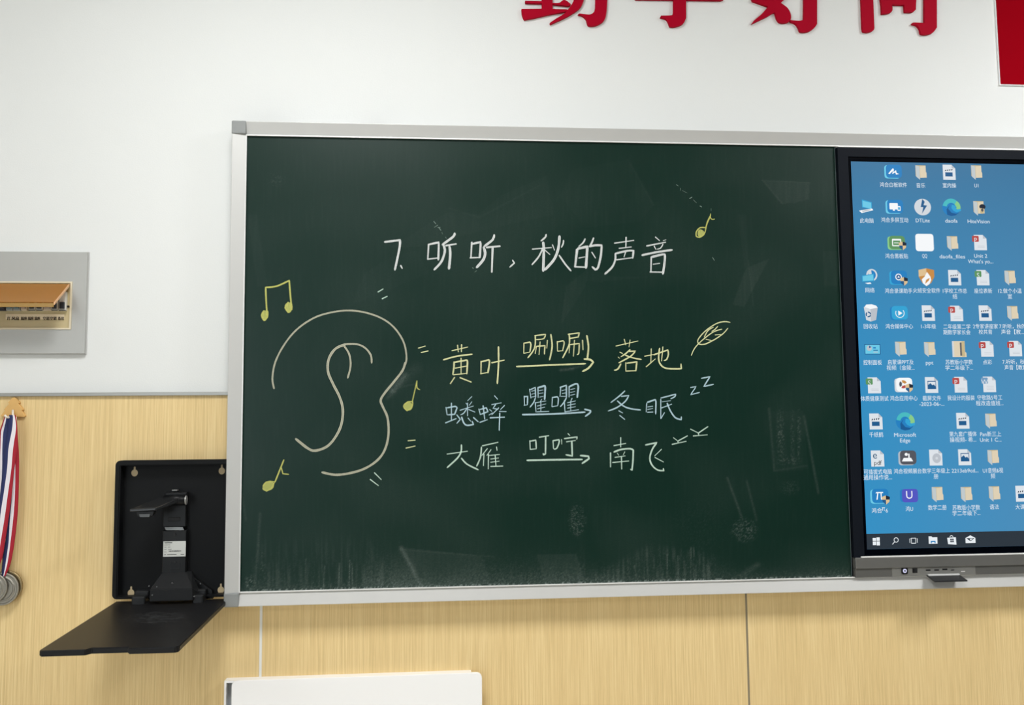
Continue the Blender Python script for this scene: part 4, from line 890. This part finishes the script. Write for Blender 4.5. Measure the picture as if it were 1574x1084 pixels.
# lid folded down into a tray
def tray_mat():
    mt = mat('tray_black', srgb(34, 34, 35), .4, spec=.2)
    n = mt.node_tree.nodes; l = mt.node_tree.links; b = n['Principled BSDF']
    g = n.new('ShaderNodeNewGeometry'); mp = n.new('ShaderNodeMapping'); mp.inputs['Scale'].default_value = (9, 30, 30); mp.inputs['Rotation'].default_value = (0, 0, .25)
    l.new(g.outputs['Position'], mp.inputs[0]); nz = n.new('ShaderNodeTexNoise'); nz.inputs['Scale'].default_value = 4; nz.inputs['Detail'].default_value = 6; nz.inputs['Distortion'].default_value = 2
    l.new(mp.outputs[0], nz.inputs['Vector']); cr = n.new('ShaderNodeValToRGB'); cr.color_ramp.elements[0].position = .62; cr.color_ramp.elements[0].color = srgb(27, 27, 28); cr.color_ramp.elements[1].position = .76; cr.color_ramp.elements[1].color = srgb(70, 72, 73)
    ds = n.new('ShaderNodeVectorMath'); ds.operation = 'DISTANCE'; c_ = P(238, 952, -.22); ds.inputs[1].default_value = c_
    l.new(g.outputs['Position'], ds.inputs[0]); mk = n.new('ShaderNodeMapRange'); mk.inputs[1].default_value = .04; mk.inputs[2].default_value = .16; mk.inputs[3].default_value = .10; mk.inputs[4].default_value = -.12
    l.new(ds.outputs['Value'], mk.inputs[0]); ad = n.new('ShaderNodeMath'); ad.operation = 'ADD'; l.new(nz.outputs[0], ad.inputs[0]); l.new(mk.outputs[0], ad.inputs[1])
    l.new(ad.outputs[0], cr.inputs[0]); l.new(cr.outputs[0], b.inputs['Base Color'])
    return mt
hx0 = bx0+.006; hy = -.030; hz = Z(183, 924.5, hy)
# length such that the near left corner lands where the photograph has it
yf = hy
while P(57.5, 1001, yf).x > hx0+.0 and yf > -.7 or P(57.5, 1001, yf).x < hx0 and yf > -.7:
    if abs(P(57.5, 1001, yf).x-hx0) < .0012: break
    yf -= .002
fz = P(57.5, 1001, yf).z; hx1 = P(274.5, 992, yf).x
th = .012
def tp(x, t, dz=0): return Vector((x, hy+(yf-hy)*t, hz+(fz-hz)*t+dz))
def tray_z(t): return hz+(fz-hz)*t
xw = [hx0, X(131, 1003, yf), X(138, 1003, yf), X(194, 1000, yf), X(197, 1000, yf), hx1]
bm = bmesh.new(); nt = .965
out = [(hx0, 0), (hx0, .985), (hx0+.006, 1), (xw[1], 1), (xw[2], .975), (xw[3], .975), (xw[4], 1), (hx1-.006, 1), (hx1, .985), (hx1, 0)]
b2 = bmesh.new(); tv = [b2.verts.new(tp(x, t)) for x, t in out]; bv = [b2.verts.new(tp(x, t, -th)) for x, t in out]
b2.faces.new(tv); b2.faces.new(bv[::-1]); n_ = len(out)
for i_ in range(n_): b2.faces.new((tv[i_], bv[i_], bv[(i_+1) % n_], tv[(i_+1) % n_]))
bmesh.ops.recalc_face_normals(b2, faces=b2.faces); bmesh.ops.bevel(b2, geom=[e for e in b2.edges], offset=.0018, segments=2, affect='EDGES'); merge(bm, b2)
obj('folded_lid', bm, tray_mat(), dc)['label'] = 'scuffed black lid folded down as a tray'

# ------------------------------------------------------------------ switch box on the left wall
ys = -.012
sx1 = mx([(134,387),(130.5,543)], ys, 'x'); sz1 = mx([(20,386.5),(130,388)], ys, 'z'); sz0 = mx([(20,543),(128,544)], ys, 'z'); sx0 = sx1-.46
ox1 = X(110, 470, ys); oz1 = Z(60, 433.5, ys); oz0 = Z(60, 506, ys); ox0 = ox1-(sx1-ox1)*0-.37
sb = thing('breaker_box', 'grey steel breaker box cover with an open amber flap, on the plaster wall at left', 'breaker box', ((sx0+sx1)/2, YW, sz0))
bm = bmesh.new(); ring(bm, sx0, sx1, sz0, sz1, ox0, ox1, oz0, oz1, ys, YW+.002)
steel = mat('brushed_steel', srgb(178, 178, 174), .42, .3, grain=(12, .03))
obj('cover_plate', bm, steel, sb)
bm = bmesh.new(); ring(bm, sx0-.002, sx1+.0015, sz0-.0015, sz1+.0015, sx0+.003, sx1-.003, sz0+.003, sz1-.003, -.005, YW+.001); obj('back_edge', bm, mat('edge_grey', srgb(196, 196, 194), .5), sb)
bm = bmesh.new(); ring(bm, ox0-.002, ox1+.0008, oz0-.001, oz1+.001, ox0+.003, ox1-.0035, oz0+.003, oz1-.003, ys-.003, -.001)
obj('opening_frame', bm, cream, sb)
creamd = mat('cream_panel', srgb(206, 190, 146), .5, grain=(20, .03))
bm = bmesh.new(); box(bm, ox0+.002, ox1-.003, -.005, YW+.001, oz0+.002, oz1-.002); obj('inner_panel', bm, creamd, sb)
zl = Z(50, 486.5, -.006); brk_z0 = Z(50, 477.5, -.016); 
def xx_(p): return X(p, 475, -.016)
for a, b, colr in ((-22, -8, 'd'), (-7, 8, 'd'), (9, 19.5, 'g'), (20, 31, 'g'), (32, 41, 'b'), (44, 54, 'k'), (55.5, 65.5, 'k'), (66.5, 78.5, 'b'), (79, 88.5, 'k'), (90.5, 101, 'k')):
    bm = bmesh.new(); x0, x1 = xx_(a), xx_(b); z1_ = brk_z0+.050
    bodym = {'d': mat('breaker_navy', srgb(52, 56, 66), .4), 'g': mat('breaker_grey', srgb(176, 180, 178), .4), 'b': mat('breaker_cream', srgb(220, 208, 188), .4), 'k': mat('breaker_white', srgb(236, 234, 226), .4)}[colr]
    box(bm, x0, x1, -.016, -.003, brk_z0, z1_, .0008, 0, 1)
    tg = {'d': (60, 62, 72), 'g': (112, 140, 150), 'b': (186, 170, 158), 'k': (40, 46, 54)}[colr]
    box(bm, x0+.0028, x1-.0025, -.0215, -.015, brk_z0+.0045, brk_z0+.022, .001, 1, 1)
    if colr == 'k': box(bm, x0+.001, x1, -.0168, -.0155, brk_z0-.0002, brk_z0+.0018, 0, 1)
    br = obj('breaker', bm, [bodym, mat('toggle_'+colr, srgb(*tg), .4)], sb)
bm = bmesh.new(); box(bm, X(9, 480, -.006), X(99, 480, -.006), -.0062, -.004, Z(50, 491, -.006), Z(50, 483, -.006))
ls = obj('label_strip', bm, mat('label_paper', srgb(240, 224, 190), .6), sb)
bm = bmesh.new()
for px, s_, w_ in ((13.5, '灯', 4), (23.5, '风扇', 9.5), (37, '插座', 8), (47.5, '插座', 7.5), (57.5, '插座', 7.5), (71, '空调', 8), (82, '空调', 8), (93.5, '备用', 7.5)):
    q = P(px, 488.3, -.0062)
    for sh in (-.25, .25): put_text(bm, s_, q.x+sh*U, q.z-1.6*U, 5.4*U, -.0066+.00002*sh, 0, width=w_*U)
obj('label_text', bm, mat('print_brown', srgb(38, 24, 18), .8, spec=.1), ls)
bm = bmesh.new(); c = P(105, 471.5, -.006); prism(bm, circ(c.x, c.z, .0028, n=12), -.0085, -.004); obj('screw', bm, blackg, sb)
# amber flap, hinged at its top edge and swung out
def amber():
    mt = mat('amber_plastic', srgb(182, 124, 52), .22, spec=.4)
    b = mt.node_tree.nodes['Principled BSDF']; b.inputs['Transmission Weight'].default_value = .35; b.inputs['IOR'].default_value = 1.3
    return mt
yfl = -.105; fb = P(78, 466, yfl); ft = P(105.5, 438, ys-.003)
bm = bmesh.new(); fx0 = ox0+.006; fxe = ft.x
A = [Vector((fx0, ys-.002, ft.z)), Vector((fxe, ys-.002, ft.z)), Vector((fxe, yfl, fb.z)), Vector((fx0, yfl, fb.z))]
hexa(bm, A, [v+Vector((0, -.0012, .0026)) for v in A], 0, .0006); fl = obj('amber_flap', bm, amber(), sb)
bm = bmesh.new(); A = [Vector((fxe, ys-.002, ft.z-.004)), Vector((fxe+.0025, ys-.002, ft.z-.004)), Vector((fxe+.0025, yfl, fb.z-.005)), Vector((fxe, yfl, fb.z-.005))]
hexa(bm, A, [v+Vector((0, 0, .007)) for v in A], 0, .0005)
obj('flap_side', bm, mat('amber_edge_highlight', srgb(226, 176, 128), .15, spec=.8), fl)  # side wall in paler amber, the edge highlight put into its colour
bm = bmesh.new(); A = [Vector((fx0, yfl+.002, fb.z-.010)), Vector((fxe, yfl+.002, fb.z-.010)), Vector((fxe, yfl+.002, fb.z)), Vector((fx0, yfl+.002, fb.z))]
hexa(bm, A, [v+Vector((0, -.0022, 0)) for v in A], 0, .0005); obj('flap_lip', bm, mat('amber_lip', srgb(158, 120, 42), .2, spec=.8), fl)

# ------------------------------------------------------------------ tree hook and medals
yh1 = -.018
bm = bmesh.new()
prism(bm, poly([(235,118),(262,130),(330,212),(305,222),(388,325),(360,338),(418,425),(395,448),(240,442),(30,438),(8,428),(85,330),(60,322),(155,222),(128,212),(192,133)], yh1, 0, 600, 10.84), yh1, YP, 0, .0008)
hk = thing('tree_hook', 'wooden tree-shaped wall hook holding medals by their ribbons', 'hook', P(21, 640, YP))
obj('tree_plaque', bm, mat('light_wood', srgb(222, 176, 104), .5, grain=(80, .05)), hk)
bm = bmesh.new()
q = lambda a, b, y: P(a/10.84, 600+b/10.84, y)
tube(bm, [q(215, 335, -.020), q(213, 380, -.026), q(212, 430, -.034), q(165, 455, -.040), q(110, 450, -.050), q(75, 415, -.052)], .0028, 8)
tube(bm, [q(262, 445, -.020), q(265, 480, -.020), q(262, 535, -.020)], .0026, 8)
obj('hook', bm, mat('hook_white', srgb(236, 228, 214), .4), hk)
navyr = mat('ribbon_blue', srgb(42, 52, 102), .7); whiter = mat('ribbon_white', srgb(236, 232, 238), .7); redr = mat('ribbon_red', srgb(168, 22, 44), .7)
RM = [navyr, whiter, redr]
def ribbon(rows, cols, y, dy=.0, root=None):
    """rows: (py, x0, x1, ... ) stripe borders in px"""
    bm = bmesh.new(); vr = []
    for r_ in rows:
        n = len(r_)-1; a = []
        for k in range(n):
            yy = y+dy*math.sin((r_[0]-640)/40.0)-.0016*math.sin(math.pi*k/(n-1))
            p = P(r_[k+1], r_[0], yy); a.append((p.x, yy, p.z))
        vr.append(a)
    # smooth along the length
    sm = []
    for i_ in range(len(vr)-1):
        for j in range(4):
            t = j/4; a0 = vr[max(i_-1, 0)]; a1 = vr[i_]; a2 = vr[i_+1]; a3 = vr[min(i_+2, len(vr)-1)]
            sm.append([tuple(.5*((2*b_[q_])+(-a_[q_]+c_[q_])*t+(2*a_[q_]-5*b_[q_]+4*c_[q_]-d_[q_])*t*t+(-a_[q_]+3*b_[q_]-3*c_[q_]+d_[q_])*t**3) for q_ in range(3)) for a_, b_, c_, d_ in zip(a0, a1, a2, a3)])
    sm.append(vr[-1])
    F = [[bm.verts.new(v) for v in a] for a in sm]; B = [[bm.verts.new((v[0], v[1]+.0012, v[2])) for v in a] for a in sm]
    for i_ in range(len(F)-1):
        for k in range(len(cols)):
            for L, rev in ((F, 0), (B, 1)):
                qd = [L[i_][k], L[i_][k+1], L[i_+1][k+1], L[i_+1][k]]
                f = bm.faces.new(qd[::-1] if not rev else qd); f.material_index = cols[k]; f.smooth = True
        for k in (0, len(cols)):
            f = bm.faces.new((F[i_][k], F[i_+1][k], B[i_+1][k], B[i_][k])); f.material_index = cols[min(k, len(cols)-1)]
    o = obj('ribbon', bm, RM, root); return o
metal = mat('medal_metal', srgb(150, 146, 136), .32, .85, bump=(500, .5)); metal2 = mat('medal_bronze', srgb(150, 132, 98), .34, .85, bump=(500, .5))
def medal(px, py, rpx, y, m_, label, rows, cols, ry, dy=0):
    c = P(px, py, y); r_ = rpx*U
    t = thing('medal', label, 'medal', Vector((c.x, y, c.z)), 'medals on the tree hook')
    prof = [(0, -.0022), (.30, -.0022), (.34, -.0030), (.40, -.0022), (.62, -.0020), (.66, -.0032), (.72, -.0032), (.76, -.0018), (.86, -.0018), (.90, -.0036), (.97, -.0036), (1.0, -.0024), (1.0, .0022), (0, .0022)]
    bm = bmesh.new(); n = 44; rings = []
    for rr, yy in prof: rings.append([bm.verts.new((c.x+max(rr, .001)*r_*math.cos(2*math.pi*k/n), y+yy, c.z+max(rr, .001)*r_*math.sin(2*math.pi*k/n))) for k in range(n)])
    for i_ in range(len(rings)-1):
        for k in range(n): bm.faces.new((rings[i_][k], rings[i_][(k+1) % n], rings[i_+1][(k+1) % n], rings[i_+1][k]))
    st = [(c.x+(r_*.25 if k % 2 == 0 else r_*.11)*math.sin(math.pi*k/5), c.z+(r_*.25 if k % 2 == 0 else r_*.11)*math.cos(math.pi*k/5)) for k in range(10)]
    prism(bm, st, y-.0038, y-.001)
    obj('medal_disc', bm, m_, t, False)
    bm = bmesh.new(); tube(bm, [(c.x+.0045*math.cos(a), y, c.z+r_+.003+.0045*math.sin(a)) for a in [2*math.pi*k/12 for k in range(13)]], .0012, 6); obj('ring', bm, m_, t)
    ribbon(rows, cols, ry, dy, t)
medal(9, 902, 21.5, -.024, metal2, 'dark rim of a medal, hindmost and rightmost of the hanging medals',
      [(640,7,8.5,10,13.5,14.5),(652,3,5,8,13,14.5),(665,-1,1.5,5,11.5,13.5),(690,-3,.5,3.5,9.5,11),(720,-6,-1,3.3,8,9),(760,-5,-1.5,2,5,6),(800,-2,0,3,6,7),(840,2,4,5,8,9),(882,5,6,7,9,10)], [2,1,0,1], -.030)
medal(3.5, 905.5, 21.5, -.031, metal, 'silver medal with a ringed face, middle one of the hanging medals',
      [(640,11,15,19,24),(652,12,16.5,20,25.5),(665,14,18,21,26.5),(700,17,21,23,29),(730,15,20,23.5,29),(770,13,17.8,22.5,28),(800,10.5,15,20,26),(830,8.5,13.5,16.5,22.5),(850,5,11,14,19.5),(870,3,8,10.5,15),(886,3,5,6,8)], [0,1,2], -.035)
medal(-12, 904, 19.5, -.038, metal, 'silver medal cut by the left edge, foremost of the hanging medals',
      [(638,14,19.5,22,23.5),(645,13.5,19.8,23.5,25),(660,11.5,18.5,24.5,26.5),(690,7.5,13,20,26.5),(720,4.5,11,17.5,21.8),(760,0,5.5,12,18),(790,-4,.8,8,14),(830,-8,-3.5,1.5,8),(860,-12,-8,-3.5,2.5),(886,-14,-12.5,-11,-9)], [0,1,2], -.044)

# ------------------------------------------------------------------ white wall case at the bottom
yv = -.040
wc = thing('white_wall_case', 'shallow white wall case with a rounded front door, below the board', 'wall case', P(540, 1083, YP))
wx0 = X(344.5, 1060, yv); wx1 = X(724.5, 1033, yv); wz1 = mx([(360,1046.3),(722,1035.2)], yv, 'z'); wz0 = wz1-.32
bm = bmesh.new()
ring(bm, wx0, wx1, wz0, wz1, wx0+.005, wx1-.005, wz0+.005, wz1-.005, yv, YP)
obj('case_body', bm, whitep, wc)
bm = bmesh.new(); box(bm, wx0+.004, wx1-.004, YP-.006, YP, wz0+.004, wz1-.004); obj('case_back', bm, greyin, wc)
yd_ = -.052
dx0 = X(355.5, 1070, yd_); dx1 = X(741, 1060, yd_); dz1 = mx([(372,1046.2),(728,1034.8)], yd_, 'z')
bm = bmesh.new(); prism(bm, rrect(dx0, dx1, wz0-.01, dz1, .014, 6), yd_, yd_+.010, 0, .0015); obj('door_panel', bm, whitep, wc)
